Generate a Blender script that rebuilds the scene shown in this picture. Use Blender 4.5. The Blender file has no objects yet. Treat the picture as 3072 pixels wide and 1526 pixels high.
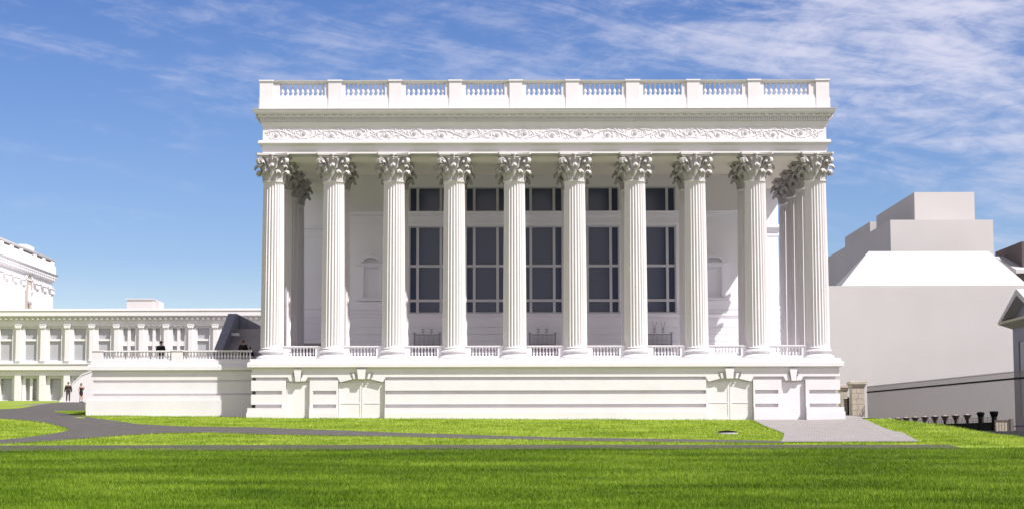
import bpy, math, random
import numpy as np
from math import sin, cos, pi, radians, atan, sqrt, exp
random.seed(7); RNG = np.random.default_rng(11)
C = bpy.context.scene.collection
scn = bpy.context.scene

# ------------------------------------------------------------------ camera
FPX = 5590.0                       # focal length in pixels of the 3072 px wide photograph
PITCH = atan(572/5590.0)
CP, SP = cos(PITCH), sin(PITCH)
EYE = 1.6
cam = bpy.data.cameras.new('camera'); camo = bpy.data.objects.new('camera', cam); C.objects.link(camo)
cam.sensor_width = 36; cam.lens = 36*FPX/3072; cam.clip_start = .5; cam.clip_end = 8000
camo.location = (0, 0, EYE)
from mathutils import Matrix, Vector
camo.matrix_world = Matrix.Translation((0, 0, EYE)) @ Matrix.Rotation(pi/2 + PITCH, 4, 'X') @ Matrix.Rotation(radians(-.11), 4, 'Z')
scn.camera = camo

# ------------------------------------------------------------------ world, sun, exposure
scn.view_settings.view_transform = 'Standard'; scn.view_settings.look = 'None'
scn.view_settings.exposure = 0.58
scn.cycles.diffuse_bounces = 10; scn.cycles.max_bounces = 12; scn.view_settings.gamma = 1
SUN_DIR = Vector((1.36, -1.0, 2.05)).normalized()      # towards the sun
SUN_EL = math.asin(SUN_DIR.z)
SUN_AZ = math.atan2(SUN_DIR.x, SUN_DIR.y)             # clockwise from +Y
world = bpy.data.worlds.new('World'); scn.world = world; world.use_nodes = True
def build_world():
    nt = world.node_tree; N = nt.nodes; L = nt.links; N.clear()
    def nd(t, **k):
        n = N.new(t)
        for a, b in k.items(): setattr(n, a, b)
        return n
    def m(op, a, b=None, clamp=False):
        n = nd('ShaderNodeMath', operation=op, use_clamp=clamp)
        for i, v in enumerate((a, b)):
            if v is None: continue
            if isinstance(v, (int, float)): n.inputs[i].default_value = v
            else: L.new(v, n.inputs[i])
        return n.outputs[0]
    def ss(v, a, b):
        n = nd('ShaderNodeMapRange', interpolation_type='SMOOTHSTEP'); L.new(v, n.inputs[0])
        n.inputs[1].default_value = a; n.inputs[2].default_value = b
        return n.outputs[0]
    sky = nd('ShaderNodeTexSky', sky_type='NISHITA', sun_disc=False)
    sky.sun_elevation = SUN_EL; sky.sun_rotation = SUN_AZ
    sky.air_density = 1.0; sky.dust_density = .35; sky.ozone_density = 2.2
    tc = nd('ShaderNodeTexCoord'); sep = nd('ShaderNodeSeparateXYZ'); L.new(tc.outputs['Generated'], sep.inputs[0])
    x, y, z = sep.outputs
    elev = m('ARCSINE', z)
    az = m('ARCTAN2', x, y)
    tint = nd('ShaderNodeValToRGB')
    L.new(m('MULTIPLY', elev, 3.0, True), tint.inputs[0])
    cr = tint.color_ramp; cr.elements[0].position = 0; cr.elements[0].color = (1.55, 1.38, 1.32, 1)
    cr.elements[1].position = 1; cr.elements[1].color = (.12, .18, .36, 1)  # upper sky out of view, dimmed to deepen the outdoor shade
    e = cr.elements.new(.30); e.color = (.78, .86, 1.10, 1)
    e = cr.elements.new(.72); e.color = (.53, .66, 1.02, 1)
    mul = nd('ShaderNodeVectorMath', operation='MULTIPLY')
    L.new(sky.outputs[0], mul.inputs[0]); L.new(tint.outputs[0], mul.inputs[1])
    mul2 = nd('ShaderNodeVectorMath', operation='SCALE'); L.new(mul.outputs[0], mul2.inputs[0]); mul2.inputs[3].default_value = 1.52
    # thin streaked cirrus and mottled cloud, laid out by real sky direction
    def noise(vec, scale, detail, rough, sx, sy, rot, off, dist=0):
        mp = nd('ShaderNodeMapping'); L.new(vec, mp.inputs[0])
        mp.inputs['Rotation'].default_value = (0, 0, rot); mp.inputs['Location'].default_value = (off, off*.7, 0)
        mp2 = nd('ShaderNodeMapping'); L.new(mp.outputs[0], mp2.inputs[0]); mp2.inputs['Scale'].default_value = (sx, sy, 1)
        nz = nd('ShaderNodeTexNoise'); L.new(mp2.outputs[0], nz.inputs['Vector'])
        nz.inputs['Scale'].default_value = scale; nz.inputs['Detail'].default_value = detail
        nz.inputs['Roughness'].default_value = rough; nz.inputs['Distortion'].default_value = dist
        return nz.outputs['Fac']
    cv = nd('ShaderNodeCombineXYZ'); L.new(az, cv.inputs[0]); L.new(elev, cv.inputs[1])
    v = cv.outputs[0]
    streak = noise(v, 9, 9, .62, 1, 6.5, radians(10), 3.1, .5)
    wisp = noise(v, 22, 8, .66, 1, 3.2, radians(4), 8.3, .7)
    mott = noise(v, 46, 6, .6, 1, 2.6, radians(-6), 1.7, .6)
    big = noise(v, 5.5, 3, .5, 1, 2.5, radians(14), 5.9, .3)
    # where the cloud lies: most to the right and high, a band on the left falling to the right
    right = ss(az, -.12, .20)
    high = ss(elev, .075, .185)
    band = m('SUBTRACT', elev, m('MULTIPLY', m('ADD', az, .20), -.27))      # elev + .27*(az+.2)
    bandm = m('MULTIPLY', ss(band, .175, .21), ss(m('MULTIPLY', az, -1), -.30, .30))
    bandm = m('MULTIPLY', ss(band, .150, .205), .5)
    cover = m('MAXIMUM', m('MULTIPLY', m('ADD', m('MULTIPLY', right, .75), .25), high), m('MULTIPLY', bandm, high))
    lowband = m('MULTIPLY', m('MULTIPLY', ss(az, .13, .24), ss(elev, .03, .09)), .55)
    cover = m('MAXIMUM', cover, lowband)
    dens = m('ADD', m('MULTIPLY', streak, .42), m('ADD', m('MULTIPLY', wisp, .33), m('ADD', m('MULTIPLY', mott, .17), m('MULTIPLY', big, .30))))
    th = m('SUBTRACT', dens, m('SUBTRACT', .70, m('MULTIPLY', cover, .17)))
    cl = ss(th, -.06, .19)
    cl = m('MULTIPLY', cl, m('ADD', m('MULTIPLY', cover, .75), .12), True)
    mix = nd('ShaderNodeMix', data_type='RGBA'); L.new(cl, mix.inputs[0]); L.new(mul2.outputs[0], mix.inputs[6])
    mix.inputs[7].default_value = (10.2, 10.2, 12.2, 1)
    # unseen bright cloud bank behind the viewer, added to fill the portico with light
    bank = m('MULTIPLY', ss(m('MULTIPLY', y, -1), .05, .45), m('SUBTRACT', 1, ss(elev, .35, .75)))
    bank = m('MULTIPLY', bank, m('ADD', .55, m('MULTIPLY', wisp, .6)), True)
    mix2 = nd('ShaderNodeMix', data_type='RGBA'); L.new(bank, mix2.inputs[0]); L.new(mix.outputs[2], mix2.inputs[6])
    mix2.inputs[7].default_value = (21, 18.8, 19.6, 1)
    bg = nd('ShaderNodeBackground'); bg.inputs[1].default_value = .05; L.new(mix2.outputs[2], bg.inputs[0])
    out = nd('ShaderNodeOutputWorld'); L.new(bg.outputs[0], out.inputs[0])
build_world()
sun = bpy.data.lights.new('sun', 'SUN'); suno = bpy.data.objects.new('sun', sun); C.objects.link(suno)
sun.energy = 5.0; sun.angle = radians(.55); sun.color = (1, .965, .93)
suno.rotation_euler = SUN_DIR.to_track_quat('Z', 'Y').to_euler()
suno.location = (60, -60, 90)

# ------------------------------------------------------------------ pixel -> world at a known depth Y
def W(px, py, Y):
    u = px - 1536; v = 763 - py; den = FPX*CP - v*SP
    return u*Y/den, EYE + Y*(FPX*SP + v*CP)/den
def WX(px, Y, py=900): return W(px, py, Y)[0]
def WZ(py, Y): return W(1536, py, Y)[1]

# ------------------------------------------------------------------ materials
def mat(name, col, rough=.75, var=.0, scale=3.0, bump=.0, bscale=20, metal=0, spec=.5, col2=None, detail=5, stretch=None):
    m = bpy.data.materials.new(name); m.use_nodes = True
    nt = m.node_tree; N = nt.nodes; L = nt.links; b = N['Principled BSDF']
    b.inputs['Roughness'].default_value = rough; b.inputs['Metallic'].default_value = metal
    b.inputs['Specular IOR Level'].default_value = spec
    b.inputs['Base Color'].default_value = (*col, 1)
    tc = N.new('ShaderNodeTexCoord'); src = tc.outputs['Object']
    if stretch:
        mp = N.new('ShaderNodeMapping'); mp.inputs['Scale'].default_value = stretch; L.new(src, mp.inputs[0]); src = mp.outputs[0]
    if var > 0 or col2:
        nz = N.new('ShaderNodeTexNoise'); nz.inputs['Scale'].default_value = scale; nz.inputs['Detail'].default_value = detail
        nz.inputs['Roughness'].default_value = .6
        L.new(src, nz.inputs['Vector'])
        mr = N.new('ShaderNodeMapRange'); mr.inputs[1].default_value = .3; mr.inputs[2].default_value = .7
        L.new(nz.outputs['Fac'], mr.inputs[0])
        mx = N.new('ShaderNodeMix'); mx.data_type = 'RGBA'; L.new(mr.outputs[0], mx.inputs[0])
        c2 = col2 if col2 else tuple(c*(1-var) for c in col)
        mx.inputs[6].default_value = (*c2, 1); mx.inputs[7].default_value = (*col, 1)
        L.new(mx.outputs[2], b.inputs['Base Color'])
    if bump > 0:
        nz2 = N.new('ShaderNodeTexNoise'); nz2.inputs['Scale'].default_value = bscale; nz2.inputs['Detail'].default_value = 6
        L.new(src, nz2.inputs['Vector'])
        bp = N.new('ShaderNodeBump'); bp.inputs['Strength'].default_value = bump; bp.inputs['Distance'].default_value = .05
        L.new(nz2.outputs['Fac'], bp.inputs['Height']); L.new(bp.outputs[0], b.inputs['Normal'])
    return m
M = {}
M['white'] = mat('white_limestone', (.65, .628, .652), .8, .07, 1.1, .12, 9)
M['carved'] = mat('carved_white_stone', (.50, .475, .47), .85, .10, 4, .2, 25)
M['shaft'] = mat('white_shaft_stone', (.63, .605, .615), .75, .08, 1.6, .1, 12, stretch=(1, 1, .25))
M['wall'] = mat('inner_white_wall', (.87, .86, .90), .85, .03, .7, .08, 6)
M['soffit'] = mat('bounce_beige_soffit', (.90, .85, .73), .9, .05, .6)  # beige bounce light and extra brightness put into the ceiling colour
M['glass'] = mat('dark_window_glass', (.058, .076, .130), .15, 0, spec=.3)
M['pale_glass'] = mat('pale_grey_glass', (.38, .385, .41), .25, .12, .5)
M['frame'] = mat('window_frame_paint', (.62, .62, .66), .6, .05, 3)
M['far_white'] = mat('bright_white_render', (.66, .645, .65), .8, .05, .6, .05, 6)
M['mass'] = mat('warm_grey_render', (.475, .455, .45), .9, .07, .25, .05, 3)
M['mass_dark'] = mat('brown_grey_render', (.085, .068, .07), .9, .08, .3)
M['mass_white'] = mat('pale_roof_membrane', (.43, .42, .425), .85, .06, .3)
M['shade_wall'] = mat('shade_grey_wall', (.20, .205, .25), .8, .08, .5)  # grey of the shaded side put into the wall colour
M['eave'] = mat('olive_grey_eave', (.36, .35, .26), .8, .06, .8)
M['slate'] = mat('slate_blue_stone', (.25, .25, .30), .7, .2, 1.5, .1, 8)
M['steps'] = mat('dark_grey_granite', (.36, .34, .35), .8, .15, 2, .1, 12)
M['stone'] = mat('tan_block_stone', (.46, .40, .33), .9, .25, 2.5, .3, 10)
M['iron'] = mat('weathered_brown_iron', (.17, .14, .135), .6, .2, 6)
M['picket'] = mat('grey_brown_iron_paint', (.06, .05, .05), .6, .15, 3)
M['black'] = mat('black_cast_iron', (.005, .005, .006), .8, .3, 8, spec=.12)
M['rust'] = mat('dark_rusty_basket', (.045, .025, .022), .8, .4, 9)
M['grille'] = mat('dull_grey_iron', (.24, .23, .28), .6, .15, 6)
M['skin'] = mat('skin', (.42, .22, .15), .6, .08, 12)
M['dark_cloth'] = mat('black_cloth', (.010, .009, .010), .9, .3, 20)
M['jacket'] = mat('olive_brown_jacket', (.055, .042, .028), .9, .4, 8)
M['shirt'] = mat('plum_jacket_hem', (.045, .02, .028), .9, .3, 8)
M['trouser'] = mat('grey_trousers', (.06, .05, .05), .9, .25, 12)
M['shoe'] = mat('pale_shoe_leather', (.45, .42, .33), .6, .1, 12)
M['hair'] = mat('dark_hair', (.02, .013, .01), .6, .3, 30)
M['roofing'] = mat('roof_membrane', (.35, .35, .35), .9, .1, 1)

def asphalt(name, c1, c2):
    m = mat(name, c1, .92, 0, 1.2, .5, 60, col2=c2)
    nt = m.node_tree; N = nt.nodes; L = nt.links; b = N['Principled BSDF']
    lk = b.inputs['Base Color'].links[0].from_socket
    nz = N.new('ShaderNodeTexNoise'); nz.inputs['Scale'].default_value = 28; nz.inputs['Detail'].default_value = 4
    tc = N.new('ShaderNodeTexCoord'); L.new(tc.outputs['Object'], nz.inputs['Vector'])
    mr = N.new('ShaderNodeMapRange'); mr.inputs[1].default_value = .35; mr.inputs[2].default_value = .65
    mr.inputs[3].default_value = .72; mr.inputs[4].default_value = 1.25; L.new(nz.outputs['Fac'], mr.inputs[0])
    mx = N.new('ShaderNodeMix'); mx.data_type = 'RGBA'; mx.blend_type = 'MULTIPLY'; mx.inputs[0].default_value = 1
    L.new(lk, mx.inputs[6]); L.new(mr.outputs[0], mx.inputs[7]); L.new(mx.outputs[2], b.inputs['Base Color'])
    return m
M['path'] = asphalt('path_asphalt', (.095, .086, .083), (.068, .062, .056))
M['street'] = asphalt('shade_dark_street_asphalt', (.014, .014, .016), (.009, .009, .010))  # near black: the street shadow is put into the colour

def paver_mat():
    m = mat('pink_grey_pavers', (.36, .32, .32), .9)
    nt = m.node_tree; N = nt.nodes; L = nt.links; b = N['Principled BSDF']
    tc = N.new('ShaderNodeTexCoord'); br = N.new('ShaderNodeTexBrick'); L.new(tc.outputs['Object'], br.inputs['Vector'])
    br.inputs['Scale'].default_value = 1; br.inputs['Brick Width'].default_value = .42; br.inputs['Row Height'].default_value = .42
    br.inputs['Mortar Size'].default_value = .018
    br.inputs['Color1'].default_value = (.29, .27, .262, 1); br.inputs['Color2'].default_value = (.245, .228, .222, 1)
    br.inputs['Mortar'].default_value = (.15, .13, .12, 1)
    nz = N.new('ShaderNodeTexNoise'); nz.inputs['Scale'].default_value = 9; L.new(tc.outputs['Object'], nz.inputs['Vector'])
    mr = N.new('ShaderNodeMapRange'); mr.inputs[3].default_value = .75; mr.inputs[4].default_value = 1.2; L.new(nz.outputs['Fac'], mr.inputs[0])
    mx = N.new('ShaderNodeMix'); mx.data_type = 'RGBA'; mx.blend_type = 'MULTIPLY'; mx.inputs[0].default_value = 1
    L.new(br.outputs['Color'], mx.inputs[6]); L.new(mr.outputs[0], mx.inputs[7]); L.new(mx.outputs[2], b.inputs['Base Color'])
    return m
M['paver'] = paver_mat()

def grass_mat(name, dark, mid, light, s1, s2, transl=.25):
    m = bpy.data.materials.new(name); m.use_nodes = True
    nt = m.node_tree; N = nt.nodes; L = nt.links; b = N['Principled BSDF']
    b.inputs['Roughness'].default_value = .75; b.inputs['Specular IOR Level'].default_value = .15
    tc = N.new('ShaderNodeTexCoord')
    def nz(sc, d, st):
        mp = N.new('ShaderNodeMapping'); mp.inputs['Scale'].default_value = st; L.new(tc.outputs['Object'], mp.inputs[0])
        n = N.new('ShaderNodeTexNoise'); n.inputs['Scale'].default_value = sc; n.inputs['Detail'].default_value = d
        n.inputs['Roughness'].default_value = .68; L.new(mp.outputs[0], n.inputs['Vector']); return n.outputs['Fac']
    r = N.new('ShaderNodeValToRGB'); cr = r.color_ramp
    cr.elements[0].position = .39; cr.elements[0].color = (*dark, 1); cr.elements[1].position = .61; cr.elements[1].color = (*light, 1)
    e = cr.elements.new(.5); e.color = (*mid, 1)
    mx = N.new('ShaderNodeMath'); mx.operation = 'MULTIPLY_ADD'; L.new(nz(s1, 6, (.55, 1, 1)), mx.inputs[0]); mx.inputs[1].default_value = .62
    m2 = N.new('ShaderNodeMath'); m2.operation = 'MULTIPLY'; L.new(nz(s2, 3, (1, 1, 1)), m2.inputs[0]); m2.inputs[1].default_value = .38
    L.new(m2.outputs[0], mx.inputs[2]); L.new(mx.outputs[0], r.inputs[0]); L.new(r.outputs[0], b.inputs['Base Color'])
    if transl:
        t = N.new('ShaderNodeBsdfTranslucent'); L.new(r.outputs[0], t.inputs[0])
        ms = N.new('ShaderNodeMixShader'); ms.inputs[0].default_value = transl
        L.new(b.outputs[0], ms.inputs[1]); L.new(t.outputs[0], ms.inputs[2]); L.new(ms.outputs[0], N['Material Output'].inputs[0])
    return m
M['soil_lo'] = grass_mat('lower_lawn_turf', (.035, .065, .004), (.07, .115, .006), (.13, .18, .015), .22, 5, 0)
M['soil_hi'] = grass_mat('upper_lawn_turf', (.12, .18, .020), (.20, .27, .030), (.30, .36, .05), .6, 6, 0)
M['grass_lo'] = grass_mat('lower_lawn_blades', (.050, .10, .004), (.115, .20, .010), (.225, .335, .030), .22, 6)
M['grass_hi'] = grass_mat('upper_lawn_blades', (.12, .20, .014), (.24, .34, .034), (.42, .50, .08), .7, 5)

# ------------------------------------------------------------------ mesh builder
class MB:
    def __init__(s): s.v = []; s.f = []; s.sm = []
    def add(s, vs, fs, smooth=False):
        o = len(s.v); s.v += [tuple(p) for p in vs]
        for f in fs: s.f.append(tuple(i+o for i in f)); s.sm.append(smooth)
        return s
    def box(s, x0, x1, y0, y1, z0, z1):
        if x0 > x1: x0, x1 = x1, x0
        if y0 > y1: y0, y1 = y1, y0
        if z0 > z1: z0, z1 = z1, z0
        return s.add([(x0,y0,z0),(x1,y0,z0),(x1,y1,z0),(x0,y1,z0),(x0,y0,z1),(x1,y0,z1),(x1,y1,z1),(x0,y1,z1)],
              [(0,3,2,1),(4,5,6,7),(0,1,5,4),(1,2,6,5),(2,3,7,6),(3,0,4,7)])
    def prism(s, poly, a0, a1, axis='y'):
        n = len(poly)
        ar = sum(poly[i][0]*poly[(i+1) % n][1]-poly[(i+1) % n][0]*poly[i][1] for i in range(n))
        if ar < 0: poly = poly[::-1]
        def P(p, a): return (p[0], a, p[1]) if axis == 'y' else ((a, p[0], p[1]) if axis == 'x' else (p[0], p[1], a))
        flip = axis == 'y'
        vs = [P(p, a0) for p in poly] + [P(p, a1) for p in poly]
        fs = [tuple(range(n)) if flip else tuple(range(n-1, -1, -1)), tuple(range(2*n-1, n-1, -1)) if flip else tuple(range(n, 2*n))]
        for i in range(n):
            j = (i+1) % n
            fs.append((i, n+i, n+j, j) if flip else (i, j, n+j, n+i))
        return s.add(vs, fs)
    def ring(s, prof, x0, x1, y0, y1):      # profile (out, z) from bottom to top swept round a rectangle
        vs = []; fs = []
        for o, z in prof: vs += [(x0-o, y0-o, z), (x1+o, y0-o, z), (x1+o, y1+o, z), (x0-o, y1+o, z)]
        for i in range(len(prof)-1):
            for k in range(4):
                a = 4*i+k; b = 4*i+(k+1) % 4; fs.append((a, b, b+4, a+4))
        fs.append((3, 2, 1, 0)); t = 4*(len(prof)-1); fs.append((t, t+1, t+2, t+3))
        return s.add(vs, fs)
    def lathe(s, prof, c=(0, 0, 0), n=16, smooth=True, a0=0):
        vs = []; fs = []; m = len(prof)
        for r, z in prof:
            for k in range(n): a = a0+2*pi*k/n; vs.append((c[0]+r*cos(a), c[1]+r*sin(a), c[2]+z))
        for i in range(m-1):
            for k in range(n): a = i*n+k; b = i*n+(k+1) % n; fs.append((a, b, b+n, a+n))
        fs.append(tuple(range(n-1, -1, -1))); fs.append(tuple(range((m-1)*n, m*n)))
        return s.add(vs, fs, smooth)
    def tube(s, pts, rs, n=6, smooth=True):
        pts = [Vector(p) for p in pts]
        if isinstance(rs, (int, float)): rs = [rs]*len(pts)
        vs = []; fs = []; up = Vector((0, 0, 1)); prev = None
        for i, p in enumerate(pts):
            t = (pts[min(i+1, len(pts)-1)]-pts[max(i-1, 0)]).normalized()
            if prev is None:
                a = t.cross(up)
                if a.length < .1: a = t.cross(Vector((1, 0, 0)))
            else: a = prev - t*prev.dot(t)
            a.normalize(); prev = a; b = t.cross(a)
            for k in range(n): th = 2*pi*k/n; vs.append(p+(a*cos(th)+b*sin(th))*rs[i])
        for i in range(len(pts)-1):
            for k in range(n): a = i*n+k; b = i*n+(k+1) % n; fs.append((a, a+n, b+n, b))
        fs.append(tuple(range(n))); m = (len(pts)-1)*n; fs.append(tuple(range(m+n-1, m-1, -1)))
        return s.add(vs, fs, smooth)
    def build(s, name, material, parent=None):
        me = bpy.data.meshes.new(name); me.from_pydata(s.v, [], s.f); me.materials.append(material)
        me.polygons.foreach_set('use_smooth', s.sm); me.update()
        o = bpy.data.objects.new(name, me); C.objects.link(o)
        if parent: o.parent = parent
        return o
def inst(name, me, parent, loc=(0, 0, 0), rz=0):
    o = bpy.data.objects.new(name, me); C.objects.link(o); o.parent = parent; o.location = loc; o.rotation_euler = (0, 0, rz); return o
def tag(o, label=None, cat=None, group=None, kind=None):
    if label: o['label'] = label
    if cat: o['category'] = cat
    if group: o['group'] = group
    if kind: o['kind'] = kind
    return o
def thing(name, label, cat, group=None, loc=(0, 0, 0), rz=0):
    o = bpy.data.objects.new(name, None); C.objects.link(o); o.location = loc; o.rotation_euler = (0, 0, rz); o.empty_display_size = .5
    return tag(o, label, cat, group)
def empty(name, parent, loc=(0, 0, 0), rz=0):
    o = bpy.data.objects.new(name, None); C.objects.link(o); o.parent = parent; o.location = loc; o.rotation_euler = (0, 0, rz); return o

# ------------------------------------------------------------------ terrain
def itp(x, pts):
    if x <= pts[0][0]: return pts[0][1]
    for (a, b), (c, d) in zip(pts, pts[1:]):
        if x <= c: return b+(d-b)*(x-a)/(c-a)
    return pts[-1][1]
GA = [(-1e4, 0), (20, 0), (46, .03), (88, 1.44), (110, 3.12), (175, 5.56), (1e5, 5.62)]
XE = [(80, 32), (96, 25.7), (104, 23.7), (112, 21.4), (128, 20.9), (1e5, 20.9)]
ZR = [(70, .8), (88, 1.3), (96, 1.95), (104, 2.35), (1e5, 2.35)]
def sst(t): t = max(0, min(1, t)); return t*t*(3-2*t)
def G(x, y):
    z = itp(y, GA)
    k = sst((y-88)/18)
    z += -.0062*(max(-45, min(25, x))-2)*k + .16*sst((x-17)/7)*k*sst((y-95)/9)
    if y > 80:
        xe = itp(y, XE); w = sst((x-xe)/.9)
        z = z*(1-w)+itp(y, ZR)*w
    return z
def hit(px, py):
    lo = 40.0; prev = WZ(py, lo)-G(WX(px, lo, py), lo); Y = lo
    while Y < 260:
        Y2 = Y+1.0; x, z = W(px, py, Y2); d = z-G(x, Y2)
        if prev > 0 >= d:
            a, b = Y, Y2
            for _ in range(18):
                c = (a+b)/2; x, z = W(px, py, c)
                if z-G(x, c) > 0: a = c
                else: b = c
            x, z = W(px, py, b); return x, b
        prev = d; Y = Y2
    x, z = W(px, py, 175); return x, 175
def build_ground():
    xs = [-4000, -1500, -600, -300, -200, -150, -110] + [x for x in np.arange(-90, 18, 1.5)] + [x for x in np.arange(18, 34, .4)] + [x for x in np.arange(34, 90, 2)] + [110, 150, 200, 300, 600, 1500, 4000]
    ys = [-1500, -500, -200, -80, -30, 0, 10, 20] + [y for y in np.arange(22, 46, 2)] + [y for y in np.arange(46, 88, 1)] + [y for y in np.arange(88, 140, .5)] + [y for y in np.arange(140, 176, 1)] + [180, 200, 240, 300, 600, 1500, 4000]
    nx = len(xs); vs = [(float(x), float(y), G(x, y)) for y in ys for x in xs]; fs = []; mi = []
    for j in range(len(ys)-1):
        for i in range(nx-1):
            a = j*nx+i; fs.append((a, a+1, a+1+nx, a+nx)); mi.append(2 if (ys[j] < 20 or ys[j] >= 176 or abs(xs[i]) > 120 or (ys[j] > 118 and xs[i] > -27 and xs[i] < 19) or (ys[j] > 150 and xs[i] > -41 and xs[i] < 19)) else 0 if ys[j] < 88 else 1)
    me = bpy.data.meshes.new('lawn'); me.from_pydata(vs, [], fs)
    me.materials.append(M['soil_lo']); me.materials.append(M['soil_hi']); me.materials.append(mat('neutral_bounce_ground', (.17, .155, .145), .95, .2, .5))  # last one: grey for ground mostly out of view, added to cut green bounce
    me.polygons.foreach_set('material_index', mi); me.polygons.foreach_set('use_smooth', [True]*len(fs)); me.update()
    o = bpy.data.objects.new('ground', me); C.objects.link(o); tag(o, kind='structure')
build_ground()

# outlines of the paths as seen on the slope (ground points come from where the sight line meets the real slope)
def fn(pts): return lambda x: itp(x, pts)
U1 = fn([(-900, 1236), (0, 1224), (56, 1222), (101, 1214), (157, 1205.5), (225, 1204), (254, 1204)])
BLU = fn([(-900, 1235), (0, 1252), (73, 1257), (146, 1267), (185, 1276), (208, 1285)])
BLL = fn([(-900, 1335), (0, 1316), (56, 1311), (141, 1301), (190, 1292), (208, 1285)])
TGT = fn([(160, 1231), (200, 1230), (254, 1230)])
TGL = fn([(160, 1231), (242, 1245), (315, 1256), (416, 1270), (562, 1277.5), (780, 1280.5), (1192, 1297), (1669, 1312), (2027, 1318), (2350, 1324)])
STU = fn([(-900, 1342), (0, 1329), (112, 1322.5), (225, 1315), (360, 1304), (478, 1297), (619, 1295.5), (780, 1301), (1192, 1309), (1669, 1321), (2027, 1327), (2350, 1330)])
AL = fn([(1256, 2246), (1270, 2275), (1283, 2300), (1299, 2345), (1303, 2352), (1310, 2350), (1327, 2342)])
AR = fn([(1254, 2575), (1257, 2582), (1265, 2605), (1284, 2645), (1296, 2680), (1297, 2700), (1306, 2718), (1325, 2752), (1327, 2756)])
def on_path(px, py):
    if py > 1326 and 87.4 < 200: pass
    if px < 160 and U1(px) < py < BLU(px): return True
    if 160 <= px < 254 and U1(px) < py < TGT(px): return True
    if 160 <= px < 208 and TGL(px) < py < BLU(px): return True
    if 208 <= px < 2350 and TGL(px) < py < STU(px): return True
    if px < 208 and BLL(px) < py < STU(px): return True
    if 1250 < py < 1328 and AL(py) < px < AR(py): return True
    return False
def strip(mb, up, lo, x0, x1, dx, nsub, lift):
    n = max(2, int((x1-x0)/dx)+1); vs = []; fs = []
    for i in range(n):
        px = x0+(x1-x0)*i/(n-1)
        for k in range(nsub+1):
            py = up(px)+(lo(px)-up(px))*k/nsub
            x, y = hit(px, py); vs.append((x, y, G(x, y)+lift))
    for i in range(n-1):
        for k in range(nsub):
            a = i*(nsub+1)+k; fs.append((a, a+1, a+nsub+2, a+nsub+1))
    mb.add(vs, fs)
mb = MB(); LF = .03
strip(mb, U1, BLU, -900, 160, 12, 14, LF); strip(mb, U1, TGT, 160, 254, 8, 12, LF)
strip(mb, TGL, BLU, 160, 208, 6, 8, LF); strip(mb, TGL, STU, 208, 2350, 12, 8, LF); strip(mb, BLL, STU, -900, 208, 10, 8, LF)
tag(mb.build('path', M['path']), kind='structure')
mb = MB(); vs = []; fs = []
px_ = list(np.arange(-60, 21.1, 1.5))
for x in px_:
    w = sst((16-x)/20)*.5
    ya = 87.0-1.0*sst((0-x)/25)
    for y in (ya, ya+.6, 88, 88.9, 89.9+w): vs.append((float(x), y, G(x, y)+.025))
for i in range(len(px_)-1):
    for k in range(4): a = i*5+k; fs.append((a, a+5, a+6, a+1))
mb.add(vs, fs); M['olive_path'] = asphalt('dark_olive_path_asphalt', (.075, .075, .048), (.05, .052, .03))  # darker olive: grazing view and grass blur put into the colour
tag(mb.build('lower_path', M['olive_path']), kind='structure')
# paved apron
vs = []; fs = []; rows = 24; cols = 16; mb = MB()
for j in range(rows+1):
    py = 1252+(1327.5-1252)*j/rows
    for i in range(cols+1):
        px = AL(py)+(AR(py)-AL(py))*i/cols; x, y = hit(px, py)
        if py < 1262: y = min(y, 111.8)
        vs.append((x, y, G(x, y)+.045))
for j in range(rows):
    for i in range(cols): a = j*(cols+1)+i; fs.append((a, a+1, a+cols+2, a+cols+1))
mb.add(vs, fs); tag(mb.build('pavement', M['paver']), kind='structure')
mb = MB(); vs = []; fs = []
for j in range(33):
    for i in range(13): x = 19.3+(25.2-19.3)*i/12; y = 111.2+.5*j; vs.append((x, y, G(x, y)+.05))
for j in range(32):
    for i in range(12): a = j*13+i; fs.append((a, a+1, a+14, a+13))
mb.add(vs, fs); tag(mb.build('pavement', M['paver']), kind='structure')
# the lower street on the right
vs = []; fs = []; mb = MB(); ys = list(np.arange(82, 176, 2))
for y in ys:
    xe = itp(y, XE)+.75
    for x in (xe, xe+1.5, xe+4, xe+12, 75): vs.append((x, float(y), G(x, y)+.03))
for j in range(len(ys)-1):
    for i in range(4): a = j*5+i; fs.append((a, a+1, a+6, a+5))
mb.add(vs, fs); tag(mb.build('street', M['street']), kind='structure')

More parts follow.
